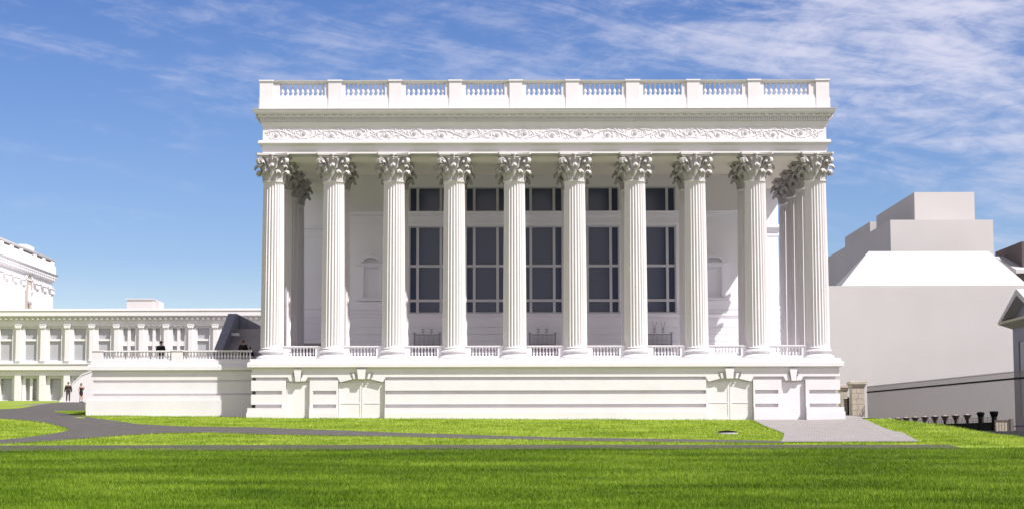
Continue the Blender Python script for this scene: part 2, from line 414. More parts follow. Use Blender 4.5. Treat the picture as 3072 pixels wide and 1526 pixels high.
# ------------------------------------------------------------------ grass blades (stuff)
def grass(name, n, y0, y1, h0, h1, wd, material, power, tufts=1, avoid=True, xcap=None):
    YY = y0+(y1-y0)*RNG.random(n*3)**power
    XX = (RNG.random(n*3)-.5)*2*(YY*.30+2)
    keep = []
    for x, y in zip(XX, YY):
        if len(keep) >= n: break
        if avoid:
            z = G(x, y)
            dn = y*CP+(z-EYE)*SP; px = 1536+FPX*x/dn; py = 763-FPX*((z-EYE)*CP-y*SP)/dn
            if on_path(px, py) or y < 90.0+.5*sst((16-x)/20) and x < 20: continue
            if x > itp(y, XE)+.3 or (y > 111 and x > 19): continue
            if y > 110.2 and x > -17.5: continue
            if y > 113.2 and x > -27: continue
        keep.append((x, y))
    P = np.array(keep); n = len(P)
    z = np.array([G(a, b) for a, b in P])
    ang = RNG.random(n)*2*pi; h = h0+(h1-h0)*RNG.random(n)**1.3
    # blades grow in uneven patches
    patch = .5+.5*np.sin(P[:, 0]*.9+1.7*np.sin(P[:, 1]*.23))*np.sin(P[:, 1]*.55+1.3*np.sin(P[:, 0]*.31))
    h *= .72+.5*patch
    lean = (RNG.random((n, 2))-.5)*h[:, None]*1.1
    dx = np.cos(ang)*wd*.5; dy = np.sin(ang)*wd*.5
    V = np.zeros((n, 3, 3))
    V[:, 0] = np.stack([P[:, 0]-dx, P[:, 1]-dy, z], 1); V[:, 1] = np.stack([P[:, 0]+dx, P[:, 1]+dy, z], 1)
    V[:, 2] = np.stack([P[:, 0]+lean[:, 0], P[:, 1]+lean[:, 1], z+h], 1)
    me = bpy.data.meshes.new(name); me.vertices.add(3*n); me.vertices.foreach_set('co', V.reshape(-1))
    me.loops.add(3*n); me.loops.foreach_set('vertex_index', np.arange(3*n, dtype=np.int32))
    me.polygons.add(n); me.polygons.foreach_set('loop_start', np.arange(0, 3*n, 3, dtype=np.int32))
    me.update(calc_edges=True); me.materials.append(material)
    o = bpy.data.objects.new(name, me); C.objects.link(o); return o
GRASS_N = 1.0
tag(grass('lawn_grass', int(330000*GRASS_N), 43, 88.2, .05, .13, .022, M['grass_lo'], 1.25, avoid=False),
    'deep green mown grass of the wide foreground lawn', 'grass', kind='stuff')
tag(grass('bank_grass', int(130000*GRASS_N), 89, 128, .04, .13, .03, M['grass_hi'], 1.0),
    'bright yellow green grass on the bank between the paths and the buildings', 'grass', kind='stuff')

# ------------------------------------------------------------------ shared ornament meshes
def fluted_shaft():
    H = WZ(543, 111.5)-WZ(1043.5, 111.5)
    n = 24; sub = 8; N_ = n*sub; rings = []
    R0, R1 = .70, .625
    tz = [0, .05, .09, .14, .22, .4] + [H*k/9 for k in range(1, 9)] + [H-.35, H-.2, H-.12, H-.08, H-.04, H]
    vs = []; fs = []
    for z in tz:
        t = z/H; R = R0+(R1-R0)*(t**1.6)
        e = min(z, H-z); fl = max(0, min(1, (e-.07)/.14)); fl = sqrt(fl) if fl > 0 else 0
        if e < .045: R += .05
        for k in range(N_):
            u = (k % sub)/sub; c = abs(2*u-1)                      # 1 at arris
            prof = 0 if c > .80 else sqrt(1-(c/.80)**2)
            vs.append(((R-.085*fl*prof)*cos(2*pi*k/N_), (R-.085*fl*prof)*sin(2*pi*k/N_), z))
    m = len(tz)
    for i in range(m-1):
        for k in range(N_): a = i*N_+k; b = i*N_+(k+1) % N_; fs.append((a, b, b+N_, a+N_))
    mb = MB(); mb.add(vs, fs, False); return mb, H
def attic_base(H):
    def torus(r, z0, z1, bulge, k=7): return [(r+bulge*sin(pi*i/(k-1)), z0+(z1-z0)*i/(k-1)) for i in range(k)]
    p = [(.80, 0), (.80, .05), (.93, .055), (.955, .085), (.95, .13), (.90, .19), (.82, .245), (.79, .25), (.79, .275), (.68, .29), (.63, .33), (.625, .38), (.67, .425), (.77, .43), (.77, .45)]
    p += [(.775+.05*sin(pi*i/5), .45+.10*i/5) for i in range(6)] + [(.745, .56), (.745, .585), (.71, H)]
    mb = MB(); mb.lathe(p, n=40); return mb
def capital(H):
    mb = MB(); K = H/1.69
    mb.lathe([(.63, -.02), (.665, .0), (.68, .03), (.665, .06), (.61, .08), (.575, .12), (.565, .5), (.585, .9), (.65, 1.18), (.76, 1.38), (.84, 1.46), (.80, 1.47)], n=32)
    def leaf(a, z0, h, w, r0, out, curl):
        nt, nu = 11, 8; grid = []
        for i in range(nt+1):
            t = i/nt
            if t < .72:
                s = t/.72; R = r0+.02+.13*s*s*out*3; z = z0+h*(s*.97)
            else:
                s = (t-.72)/.28; th = s*pi*.95
                R = r0+.02+.39*out+curl*(1-cos(th))*.5*1.6; z = z0+h*.97+curl*.75*sin(th)-curl*.55*s*s
            lobe = .80+.20*abs(sin(t*pi*3.5)); wt = w*(1.0-.25*t-.55*max(0, t-.6)**1.3)*lobe
            for j in range(nu+1):
                u = j/nu*2-1
                # veins and cupping: mid rib forward, edges curl forward too
                dr = .075*(1-abs(u))**1.2 - .03 + .055*(abs(u)**3) + .018*cos(u*pi*4)
                th2 = a+u*wt/max(R, .4)
                Rr = R+dr
                grid.append((Rr*cos(th2), Rr*sin(th2), z-(.05+.05*t)*abs(u)**1.5*(1 if t > .5 else .4)))
        fs = []; nn = nu+1
        for i in range(nt):
            for j in range(nu): p = i*nn+j; fs.append((p, p+1, p+nn+1, p+nn))
        back = []
        for (x, y, z) in grid:
            r = sqrt(x*x+y*y); k = (r-.05)/r; back.append((x*k, y*k, z-.012))
        o = len(grid); fs2 = [tuple(reversed([q+o for q in f])) for f in fs]
        edge = []
        for i in range(nt): edge += [(i*nn, (i+1)*nn, (i+1)*nn+o, i*nn+o), ((i+1)*nn+nu, i*nn+nu, i*nn+nu+o, (i+1)*nn+nu+o)]
        for j in range(nu): edge.append((nt*nn+j, nt*nn+j+1, nt*nn+j+1+o, nt*nn+j+o))
        mb.add(grid+back, fs+fs2+edge, True)
    for k in range(8): leaf(2*pi*(k+.5)/8, .08, .52, .235, .60, .30, .20)
    for k in range(8): leaf(2*pi*k/8, .10, .88, .23, .60, .50, .22)
    # corner volutes
    def ribbon(pts, a, wid, th):
        # pts (R, z) in the plane at angle a
        er = Vector((cos(a), sin(a), 0)); et = Vector((-sin(a), cos(a), 0)); n = len(pts); vs = []; fs = []
        for i, (R, z) in enumerate(pts):
            p0 = pts[max(i-1, 0)]; p1 = pts[min(i+1, n-1)]; d = Vector((p1[0]-p0[0], p1[1]-p0[1])).normalized(); nn = Vector((-d.y, d.x))
            tt = th*(1-.45*i/n); ww = wid*(1-.25*i/n)
            for sr, st in ((-1, -1), (1, -1), (1, 1), (-1, 1)):
                q = er*(R+nn.x*tt*sr*.5)+Vector((0, 0, z+nn.y*tt*sr*.5))+et*ww*.5*st; vs.append(q)
        for i in range(n-1):
            for k in range(4): p = 4*i+k; q = 4*i+(k+1) % 4; fs.append((p, q, q+4, p+4))
        fs += [(3, 2, 1, 0), (4*n-4, 4*n-3, 4*n-2, 4*n-1)]
        mb.add(vs, fs, False)
    for k in range(4):
        a = pi/4+k*pi/2
        pts = [(.62, .72), (.68, .92), (.78, 1.12), (.91, 1.28), (1.04, 1.38)]
        cx, cz = 1.09, 1.20
        for i in range(1, 19):
            th = pi/2-i*.50; r = .19*(1-i/23); pts.append((cx+r*cos(th)+.02, cz+r*sin(th)))
        ribbon(pts, a, .27, .06)
        for s in (-1, 1):          # inner helices towards the middle of each face
            af = a+s*pi/4*.55
            ribbon([(.64, .80), (.70, 1.0), (.80, 1.2), (.88, 1.33), (.93, 1.30), (.91, 1.22), (.85, 1.23)], af, .11, .05)
            leaf(a+s*.17, .72, .46, .12, .68, .55, .12)
    # abacus: concave sides, cut corners
    def abac(hw, dip, cut):
        poly = []
        for k in range(4):
            a = k*pi/2; ex = Vector((cos(a), sin(a))); ey = Vector((-sin(a), cos(a)))
            for i in range(11):
                t = i/10*2-1; off = hw-dip*(1-t*t); poly.append(ex*off+ey*(hw-cut)*t)
        return [(p.x, p.y) for p in poly]
    for z0, z1, hw in ((1.455, 1.53, .90), (1.53, 1.57, .93), (1.57, 1.69, 1.0)):
        mb.prism(abac(hw, .19, .09), z0, z1, 'z')
    for k in range(4):             # fleuron
        a = k*pi/2
        for du, dz, r in ((0, 1.58, .12), (-.11, 1.60, .07), (.11, 1.60, .07), (0, 1.65, .05), (0, 1.44, .08), (0, 1.32, .055)):
            c = Vector((cos(a)*.87-sin(a)*du, sin(a)*.87+cos(a)*du, dz)); 
            mb.lathe([(.01, -r), (r*.8, -r*.6), (r, 0), (r*.8, r*.6), (.01, r)], c, 8)
    mb.v = [(x, y, z*K) for x, y, z in mb.v]
    return mb
def baluster_mesh(h, r):
    mb = MB(); p = [(.9, 0), (.9, .08), (.55, .10), (.5, .16), (.75, .22), (1, .32), (.95, .40), (.6, .56), (.42, .72), (.40, .82), (.6, .85), (.6, .88), (.85, .92), (.85, 1)]
    mb.lathe([(a*r, b*h) for a, b in p], n=10); return mb
def mesh_of(mb, name, material):
    o = mb.build(name, material); me = o.data; bpy.data.objects.remove(o); return me

# ------------------------------------------------------------------ THE PORTICO BUILDING
XC = 1.98; S = 3.649; YF = 110.75; YC = 112.0; YB = 146
bld = thing('portico_building', 'large white classical building with a ten column front, carved frieze, roof balustrade and banded basement', 'building', loc=(XC, YC, 0))
def B(mb, name, m, parent=None, off=None):
    """build in world coordinates, then make local to the parent chain"""
    p = parent or bld; o = mb.build(name, m, p)
    ox, oy, oz = (XC, YC, 0) if off is None else off
    co = np.array(mb.v); co -= np.array([ox, oy, oz]); o.data.vertices.foreach_set('co', co.reshape(-1)); o.data.update(); return o
zt_floor = WZ(1075, YF)
# --- podium
hw = 17.47; xl, xr = XC-hw, XC+hw
def px_(p, py=1180): return WX(p, YF, py)
c_small = (px_(892), 2*XC-px_(892)); c_big = (px_(1083.5), 2*XC-px_(1083.5))
ppm = 50.56
HS = 36/ppm; HB = 70.5/ppm
open_s = [(c-HS, c+HS) for c in c_small]; open_b = [(c-HB, c+HB) for c in c_big]
ops = sorted(open_s+open_b)
segs = []; a = xl
for o0, o1 in ops: segs.append((a, o0)); a = o1
segs.append((a, xr))
zz = lambda py: WZ(py, YF)
REC = .27
mb = MB()
mb.box(xl+REC, xr-REC, YF+REC, YB, 1.2, zt_floor-.01)                                    # core
def band(z0, z1, out, margin=0, sg=segs):
    for i, (s0, s1) in enumerate(sg):
        mg = [(0, .22), (.20, .10), (.02, .02), (.10, .20), (.22, 0)][i] if margin else (0, 0)
        m0, m1 = mg
        L0 = s0-(out if i == 0 else 0); R1 = s1+(out if i == len(sg)-1 else 0)
        mb.box(L0 if not m0 else s0+m0, R1 if not m1 else s1-m1, YF-out, YF+REC, z0, z1)
        if m0: mb.box(s0, s0+m0, YF, YF+REC, z0, z1)
        if m1: mb.box(s1-m1, s1, YF, YF+REC, z0, z1)
    for sx in (-1, 1):                                                                   # side returns
        xa = XC+sx*(hw+out); mb.box(xa, XC+sx*(hw-REC), YF+REC, YB, z0, z1)
mb_z = [1.2, zz(1234.6), zz(1221), zz(1210.5), zz(1180.5), zz(1169.5), zz(1138.5), zz(1129), zz(1115)]
band(mb_z[0], mb_z[1], .24)
band(mb_z[1], mb_z[2], .19)
band(mb_z[2], mb_z[3], -.235, .42)
band(mb_z[3], mb_z[4], 0)
band(mb_z[4], mb_z[5], -.235, .42)
band(mb_z[5], mb_z[6], 0)
# lintel zone: course, voussoirs, keystones
zl = mb_z[6]; zc = mb_z[7]; zt = mb_z[8]
gs = []; a = xl
allv = sorted([(c-30/ppm, c+30/ppm) for c in c_small]+[(c-HB-2/ppm, c+HB+2/ppm) for c in c_big])
for o0, o1 in allv: gs.append((a, o0)); a = o1
gs.append((a, xr)); band(zl, zc, -.235, .0, gs)
gs = []; a = xl
for o0, o1 in sorted([(c-20/ppm, c+20/ppm) for c in c_small]+[(c-38/ppm, c+38/ppm) for c in c_big]): gs.append((a, o0)); a = o1
gs.append((a, xr)); band(zc, zt, 0, .0, gs)
for c, H_, sm in [(c, HS, 1) for c in c_small]+[(c, HB, 0) for c in c_big]:
    k = 1/ppm
    ztop = zt
    if sm:
        z_low = zz(1141)
        mb.box(c-30*k, c+30*k, YF+.13, YF+REC, z_low+.02, zt)
        mb.box(c-HS, c-30*k, YF+.2301, YF+REC, z_low+.02, zl); mb.box(c+30*k, c+HS, YF+.2301, YF+REC, z_low+.02, zl)
        for s in (-1, 1):
            mb.prism([(c+s*30*k, zc), (c+s*12*k, zc), (c+s*8*k, z_low), (c+s*23*k, z_low)], YF, YF+.129)
            mb.prism([(c+s*20*k, zc), (c+s*20*k, zt), (c+s*17*k, zt), (c+s*13*k, zc)], YF, YF+.129)
        mb.prism([(c-6.5*k, z_low-.02), (c+6.5*k, z_low-.02), (c+11.5*k, zz(1105)), (c-11.5*k, zz(1105))], YF-.13, YF+.125)
    else:
        def arch(t): return zz(1144)+(zz(1133.5)-zz(1144))*(1-t*t)
        P = [(c+H_*t, arch(t)) for t in [i/8-1 for i in range(17)]]
        mb.prism([(c+H_+2*k, zt), (c-H_-2*k, zt)]+[(c-H_-2*k, zl)]+P+[(c+H_+2*k, zl)], YF+.13, YF+REC)
        for s in (-1, 1):
            mb.prism([(c+s*72*k, zc), (c+s*33*k, zc), (c+s*28*k, arch(.4)), (c+s*64*k, arch(.95)-.02)], YF, YF+.129)
            mb.prism([(c+s*38*k, zc), (c+s*38*k, zt), (c+s*36*k, zt), (c+s*33*k, zc)], YF, YF+.129)
            mb.prism([(c+s*24*k, arch(.34)), (c+s*17*k, arch(.24)), (c+s*21*k, zt-.05), (c+s*28*k, zt-.08)], YF-.03, YF+.128)
        mb.prism([(c-9.5*k, arch(0)-.03), (c+9.5*k, arch(0)-.03), (c+13.5*k, zz(1104.5)), (c-13.5*k, zz(1104.5))], YF-.15, YF+.125)
B(mb, 'basement', M['white'])
mb = MB()
mb.ring([(-.03, zt+.001), (-.03, zz(1102)), (.10, zz(1100)), (.22, zz(1099)), (.22, zz(1088)), (.17, zz(1084.5)), (.08, zz(1084)), (.08, zt_floor), (-1, zt_floor)], xl, xr, YF, YB)
B(mb, 'basement_cornice', M['white'])
# doors
for c in c_big:
    d = empty('door', bld, (c-XC, YF+REC-YC, 0))
    off = (c, YF+REC, 0); k = 1/ppm
    for s in (-1, 1):
        mb = MB(); a, b = sorted((c+s*.012, c+s*(HB-.03)))
        mb.box(a, b, YF+REC-.035, YF+REC-.001, zz(1262), zz(1145.5))
        mb.box(a, a+.10, YF+REC-.06, YF+REC-.035, zz(1262), zz(1145.5)); mb.box(b-.10, b, YF+REC-.06, YF+REC-.035, zz(1262), zz(1145.5))
        for p0, p1 in ((1262, 1248.5), (1208.5, 1205.5), (1149, 1145.5)): mb.box(a+.10, b-.10, YF+REC-.059, YF+REC-.035, zz(p0), zz(p1))
        leafo = B(mb, 'door_leaf', M['white'], d, off)
for c in c_small:
    mb = MB(); mb.box(c-HS+.02, c+HS-.02, YF+REC-.04, YF+REC-.001, zz(1262), zz(1146)); B(mb, 'blind_door_panel', M['white'])

# --- columns
shaft_mb, SH = fluted_shaft(); shaft_me = mesh_of(shaft_mb, 'shaft', M['shaft'])
zb0 = zt_floor; zb1 = WZ(1043.5, 111.5); za = WZ(543, 111.5); zcap = WZ(460.2, 111.4)
BH = zb1-zb0; base_me = mesh_of(attic_base(BH), 'base', M['white'])
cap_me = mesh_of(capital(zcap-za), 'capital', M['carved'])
colpos = []
for i in range(10):
    x = XC-4.5*S+i*S
    for j in range(4):
        if j >= 2 and i not in (0, 9): continue
        colpos.append((x, YC+j*S))
for x, y in colpos:
    col = empty('column', bld, (x-XC, y-YC, zb0))
    inst('base', base_me, col); inst('shaft', shaft_me, col, (0, 0, BH)); inst('capital', cap_me, col, (0, 0, za-zb0))
# --- lower balustrade between the front columns, and along both sides
bal_lo = mesh_of(baluster_mesh(WZ(1040.5, 111.8)-WZ(1066.5, 111.8), .075), 'baluster', M['white'])
def low_bay(cx, cy, rz, n=8):
    e = empty('balustrade', bld, (cx-XC, cy-YC, 0), rz)
    z0 = WZ(1066.5, 111.8); z1 = WZ(1040.5, 111.8); z2 = WZ(1035.5, 111.8); L = S/2-.55
    mb = MB(); mb.box(-L, L, -.24, .24, z1+.05, z2); mb.box(-L, L, -.19, .19, z1, z1+.05)
    mb.build('rail', M['white'], e)
    mb = MB(); mb.box(-L, L, -.2, .2, zt_floor, z0)
    for s in (-1, 1): mb.box(s*.80, s*L, -.18, .18, z0, z1)
    mb.build('plinth', M['white'], e)
    for i in range(n): inst('baluster', bal_lo, e, ((i-(n-1)/2)*.195, 0, z0))
for i in range(9): low_bay(XC-4*S+i*S, YC, 0)
for sx in (-4.5, 4.5): low_bay(XC+sx*S, YC+.5*S, pi/2)
# --- entablature
e0, e1 = XC-4.5*S-.62, XC+4.5*S+.62; YE = YC-.62
ze = lambda py: WZ(py, YE)
mb = MB()
mb.ring([(0, ze(460.3)), (0, ze(450.5)), (.035, ze(450.4)), (.035, ze(437)), (.07, ze(436)), (.20, ze(432.5)), (.25, ze(430.5)), (.25, ze(425)), (.21, ze(423.5)), (.21, ze(421.8)), (.0, ze(421.5))], e0, e1, YE, YB-.5)
B(mb, 'architrave', M['white'])
mb = MB(); mb.box(e0+1.25, e1-1.25, YE+1.25, YB-2, ze(460.3)-.012, ze(460.3)+.05); B(mb, 'ceiling', M['soffit'])
def frieze():
    mb = MB(); z0, z1 = ze(421.49), ze(382.01); mb.ring([(0, z0), (0, z1)], e0, e1, YE, YB-.5)
    zb, zt_ = ze(419.5), ze(385); hh = zt_-zb; zm = (zb+zt_)/2; rnd = random.Random(5)
    wave = 3.34; n = int((e1-e0-.3)/wave*24); A = hh*.34
    def relief(pts, r):
        r = [q_*.72 for q_ in r] if isinstance(r, list) else r
        mb.tube([(x, YE-.004, z) for x, z in pts], r, 5)
    x = e0+.15; st = []
    while x < e1-.15:
        st.append((x, zm+A*sin((x-e0)/wave*2*pi))); x += .07
    relief(st, .032)
    nsc = int((e1-e0)/(wave/2))
    for i in range(nsc+1):
        xc = e0+wave/4+i*wave/2
        if xc > e1-.35: break
        s = -1 if i % 2 == 0 else 1                               # spiral sits inside each wave
        cz = zm+s*hh*.07
        sp = [(xc+r_*cos(th), cz+s*-1*r_*sin(th)) for th, r_ in [(t*.42, .30*(1-t/26)) for t in range(22)]]
        relief(sp, [.03*(1-.3*q/22)+.006 for q in range(22)])
        for q in range(6):                                        # rosette
            th = q*pi/3; mb.lathe([(.005, -.03), (.045, -.01), (.05, .012), (.005, .045)], (xc+.075*cos(th), YE-.025, cz+.075*sin(th)), 6)
        mb.lathe([(.005, -.04), (.05, 0), (.005, .05)], (xc, YE-.04, cz), 6)
        for q in range(24):                                       # acanthus sprigs springing from stem
            th = rnd.uniform(0, 2*pi); r0 = rnd.uniform(.22, .62); L_ = rnd.uniform(.18, .42)
            p0 = (xc+r0*cos(th)*1.15, zm+min(r0, .33)*sin(th)*.9); d = th+rnd.uniform(.2, 1.5)
            pts = []
            for t in range(6):
                u = t/5; pts.append((p0[0]+L_*u*cos(d+u*1.3), min(zt_, max(zb, p0[1]+L_*u*sin(d+u*1.3)))))
            fat = rnd.uniform(.8, 1.5); relief([q_ for q_ in pts], [f*fat for f in (.016, .034, .042, .036, .024, .008)])
            if p0[0] > e1-.4: break
        for q in range(12):
            xx = xc+wave/4+rnd.uniform(-.2, .2); z_ = rnd.uniform(zb+.05, zt_-.05); d = rnd.uniform(-.9, .9)+pi/2*rnd.choice((-1, 1))
            if xx > e1-.2: continue
            relief([(xx+.2*u*cos(d+u), min(zt_, max(zb, z_+.2*u*sin(d+u)))) for u in (0, .25, .5, .75, 1)], [.015, .035, .04, .03, .008])
    return mb
B(frieze(), 'frieze', M['white'])
def cornice(mb, x0, x1, y0, y1, Z, k=1.0, dent=.135, mod=.472, sides=True):
    z = [Z(p) for p in (367, 365.8, 354.5, 353, 345.5, 344.5, 338.8, 335, 332, 330)]
    mb.ring([(0, Z(382)), (.05*k, Z(380)), (.07*k, Z(376)), (.13*k, Z(370)), (.15*k, z[0]), (.15*k, z[2]), (.31*k, z[2]+.001), (.33*k, z[3]), (.33*k, z[4]), (.55*k, z[5]), (.62*k, z[6]), (.64*k, z[6]+.01), (.70*k, z[8]), (.73*k, z[8]+.03), (.73*k, z[9]), (.10*k, z[9]+.01)], x0, x1, y0, y1)
    n = int((x1-x0+.3)/dent)
    for i in range(n):
        x = x0-.12+i*dent; mb.box(x, x+dent*.6, y0-.27*k, y0-.15*k, z[1]+.012, z[2]-.004)
    n = int((x1-x0+.5)/mod)
    for i in range(n+1):
        x = x0-.24+i*(x1-x0+.48-.2)/n; mb.box(x, x+.2, y0-.45*k, y0-.33*k, z[3]+.02, z[5]-.004)
    if sides:
        for xs_, sg in ((x0, -1), (x1, 1)):
            for i in range(int(14/mod)):
                y = y0+.1+i*mod; mb.box(xs_+sg*.29*k, xs_+sg*.56*k, y, y+.2, z[3]+.02, z[5]-.004)
            for i in range(int(14/dent)):
                y = y0+i*dent; mb.box(xs_+sg*.10*k, xs_+sg*.21*k, y, y+dent*.6, z[1]+.012, z[2]-.004)
mb = MB(); cornice(mb, e0, e1, YE, YB-.5, ze, .8); B(mb, 'cornice', M['white'])
# --- roof balustrade
YP = YE-.16
zp = lambda py: WZ(py, YP)
def xp(p): return XC+(p-1632.7)/49.6
piers = [(778, 817.5), (984, 1023), (1166.5, 1202.5), (1347, 1384), (1528, 1565.6), (1697, 1736), (1878, 1918), (2061, 2098.6), (2243.8, 2281), (2448, 2487.5)]
opn = [(838, 973, 9), (1035, 1154, 8), (1216.6, 1335, 8), (1397, 1513, 8), (1578, 1684, 7), (1748, 1865.6, 8), (1930, 2045, 8), (2109, 2226.6, 8), (2292, 2427, 9)]
bal_hi = mesh_of(baluster_mesh(zp(249.7)-zp(286), .105), 'baluster', M['white'])
mb = MB()
mb.box(xp(775.5), xp(2490), YP-.02, YP+.5, ze(329.8), zp(294.4)); mb.box(xp(778), xp(2487.5), YP+.02, YP+.46, zp(294.4), zp(286))
for sx in (-1, 1):
    xa = XC+sx*17.27; mb.box(xa, xa-sx*.5, YP+.5, YB-1, ze(329.8), zp(294.4)); mb.box(xa-sx*.04, xa-sx*.46, YP+.46, YB-1, zp(294.4), zp(286))
B(mb, 'attic_base_wall', M['white'])
for (a, b), big in zip(piers, [1, 0, 0, 0, 0, 0, 0, 0, 0, 1]):
    mb = MB(); mb.box(xp(a), xp(b), YP-.05, YP+.53, ze(329.6), zp(244)); mb.box(xp(a)-.05, xp(b)+.05, YP-.11, YP+.58, zp(244), zp(239.6))
    B(mb, 'parapet_pier', M['white'])
for i, (a, b, n) in enumerate(opn):
    e = empty('roof_balustrade', bld, (0, 0, 0)); off = (XC, YC, 0)
    mb = MB(); x0, x1 = xp(piers[i][1]), xp(piers[i+1][0])
    mb.prism([(YP+.12, zp(249.7)), (YP+.38, zp(249.7)), (YP+.53, zp(241.2)), (YP-.075, zp(241.2)), (YP-.06, zp(243.5))], x0, x1, 'x')
    B(mb, 'rail', M['white'], e, off)
    for q0, q1 in ((x0, xp(a)), (xp(b), x1)):
        mb = MB(); mb.box(q0, q1, YP+.06, YP+.4, zp(286), zp(249.7)); B(mb, 'end_block', M['white'], e, off)
    w = (xp(b)-xp(a))/n
    for q in range(n): inst('baluster', bal_hi, e, (xp(a)+w*(q+.5)-XC, YP+.23-YC, zp(286)))
for sx in (-1, 1):      # the roof balustrade turns the corner on both sides
    e = empty('roof_balustrade', bld, (0, 0, 0)); off = (XC, YC, 0); xa = XC+sx*17.04
    mb = MB(); mb.box(xa-.27, xa+.27, YP+.53, YB-1, zp(249.7), zp(241.2)); B(mb, 'rail', M['white'], e, off)
    mb = MB()
    for q in range(4):
        y = YP+4.6+q*S*1.03
        for r_ in range(9): mb.lathe([(.09, 0), (.055, .1), (.10, .25), (.05, .5), (.05, .62), (.09, .72)], (xa, y-3.2+r_*.33, zp(286)), 6)
    B(mb, 'side_balusters', M['white'], e, off)
mb = MB(); mb.box(e0, e1, YE, YB-1, ze(329.75), ze(329.75)+.05); B(mb, 'roof', M['roofing'])
mb = MB(); mb.box(xl-.05, xr+.05, YF-.05, YB-.5, zt_floor, zt_floor+.012); B(mb, 'portico_bounce_floor', M['wall'])  # unseen bright floor slab, added to bounce light up to the ceiling
# --- walls behind the colonnade
YW = 120.4; YR = 127.5
zw = lambda py: WZ(py, YW); zr = lambda py: WZ(py, YR)
def xw(p, py=800): return WX(p, YW, py)
CW = 13.6
ctop = ze(460.3)-.013
XWc = XC
mb = MB()
mb.box(XC-CW, XC+CW, YW+.45, YR, zt_floor, ctop)
wins = []
for i in range(5):
    c = XWc+(i-2)*170/46.2; wins.append((c-61/46.2, c+61/46.2, c))
zU0, zU1, zL0, zL1 = zw(636), zw(560.5), zw(939), zw(677.5)
edges = [XC-CW]+[q for w in wins for q in w[:2]]+[XC+CW]
mb.box(XC-CW, XC+CW, YW, YW+.45, zU1, ctop)
mb.box(XC-CW, XC+CW, YW, YW+.45, zL1, zU0)
mb.box(XC-CW, XC+CW, YW, YW+.45, zt_floor, zL0)
for k in range(0, len(edges), 2):
    mb.box(edges[k], edges[k+1], YW+.002, YW+.45, zU0, zU1)
    if k in (0, len(edges)-2):
        nc = XC+(-1 if k == 0 else 1)*(XC-xw(1114)); n0, n1 = nc-21/46.2, nc+21/46.2
        mb.box(edges[k], n0, YW+.002, YW+.45, zL0, zL1); mb.box(n1, edges[k+1], YW+.002, YW+.45, zL0, zL1)
        mb.box(n0, n1, YW+.002, YW+.45, zL0, zw(890)); mb.box(n0, n1, YW+.002, YW+.45, zw(802), zL1)
    else: mb.box(edges[k], edges[k+1], YW+.002, YW+.45, zL0, zL1)
# mouldings round the inner hall
mb.ring([(0, zw(672)), (.05, zw(672)+.005), (.07, zw(668)), (.02, zw(667.5)), (.02, zw(652)), (.12, zw(651)), (.16, zw(646)), (.52, zw(644)), (.52, zw(640)), (.60, zw(637)), (.02, zw(636.2))], XC-CW, XC+CW, YW, YR-.31)
for i in range(int(2*CW/.2)): x = XC-CW+i*.2; mb.box(x, x+.11, YW-.22, YW-.12, zw(650), zw(644.5))
mb.ring([(0, zw(531)), (.06, zw(530)), (.06, zw(524)), (.12, zw(523.5)), (.12, ctop-.01)], XC-CW, XC+CW, YW, YR-.31)
mb.ring([(0, zw(952)), (.05, zw(951)), (.12, zw(946)), (.12, zw(941)), (.02, zw(940))], XC-CW, XC+CW, YW, YR-.31)
for p0, p1 in ((903, 928), (931, 939.5), (957, 980), (982, 1001), (1003, 1022), (1024, 1036)):
    if p0 < 945:
        for s in (-1, 1):
            a, b = sorted((XC+s*CW, XC+s*(CW-4.6))); mb.box(a-(.035 if s < 0 else 0), b+(.035 if s > 0 else 0), YW-.08, YW, zw(p1), zw(p0))
    else: mb.box(XC-CW-.035, XC+CW+.035, YW-.08, YW, zw(p1), zw(p0))
B(mb, 'hall_wall', M['wall'])
mb = MB()
mb.box(XC-16.35, XC+16.35, YR, YB-2, zt_floor, ctop)
mb.ring([(0, zr(710)), (.04, zr(709)), (.04, zr(694)), (.1, zr(693)), (.12, zr(688)), (.25, zr(684)), (.25, zr(678)), (.02, zr(676))], XC-16.35, XC+16.35, YR, YB-2.1)
mb.ring([(0, zr(928)), (.08, zr(926)), (.08, zr(921)), (.02, zr(919))], XC-16.35, XC+16.35, YR, YB-2.1)
for p0, p1 in ((932, 950), (953, 968), (971, 992), (995, 1015), (1018, 1040)):
    mb.box(XC-16.38, XC+16.38, YR-.08, YR, zr(p1), zr(p0))
B(mb, 'rear_wall', M['wall'])
def window(x0, x1, c, z0, z1, trans):
    w = empty('window', bld, (c-XC, YW-YC, z0)); off = (c, YW, z0)
    mb = MB(); t = .09
    mb.box(x0, x0+t, YW+.16, YW+.32, z0, z1); mb.box(x1-t, x1, YW+.16, YW+.32, z0, z1)
    mb.box(x0+t, x1-t, YW+.16, YW+.32, z1-t, z1); mb.box(x0+t, x1-t, YW+.16, YW+.32, z0, z0+t)
    for s in (-1, 1): mb.box(c+s*35/46.2-.085, c+s*35/46.2+.085, YW+.13, YW+.33, z0+t, z1-t)
    for p in trans: mb.box(x0+t, x1-t, YW+.145, YW+.325, zw(p)-.085, zw(p)+.085)
    B(mb, 'frame', M['frame'], w, off)
    mb = MB(); mb.box(x0, x1, YW+.26, YW+.28, z0+.01, z1-.01); B(mb, 'pane', M['glass'], w, off)
for x0, x1, c in wins:
    window(x0, x1, c, zU0, zU1, []); window(x0, x1, c, zL0, zL1, [796.5, 900])
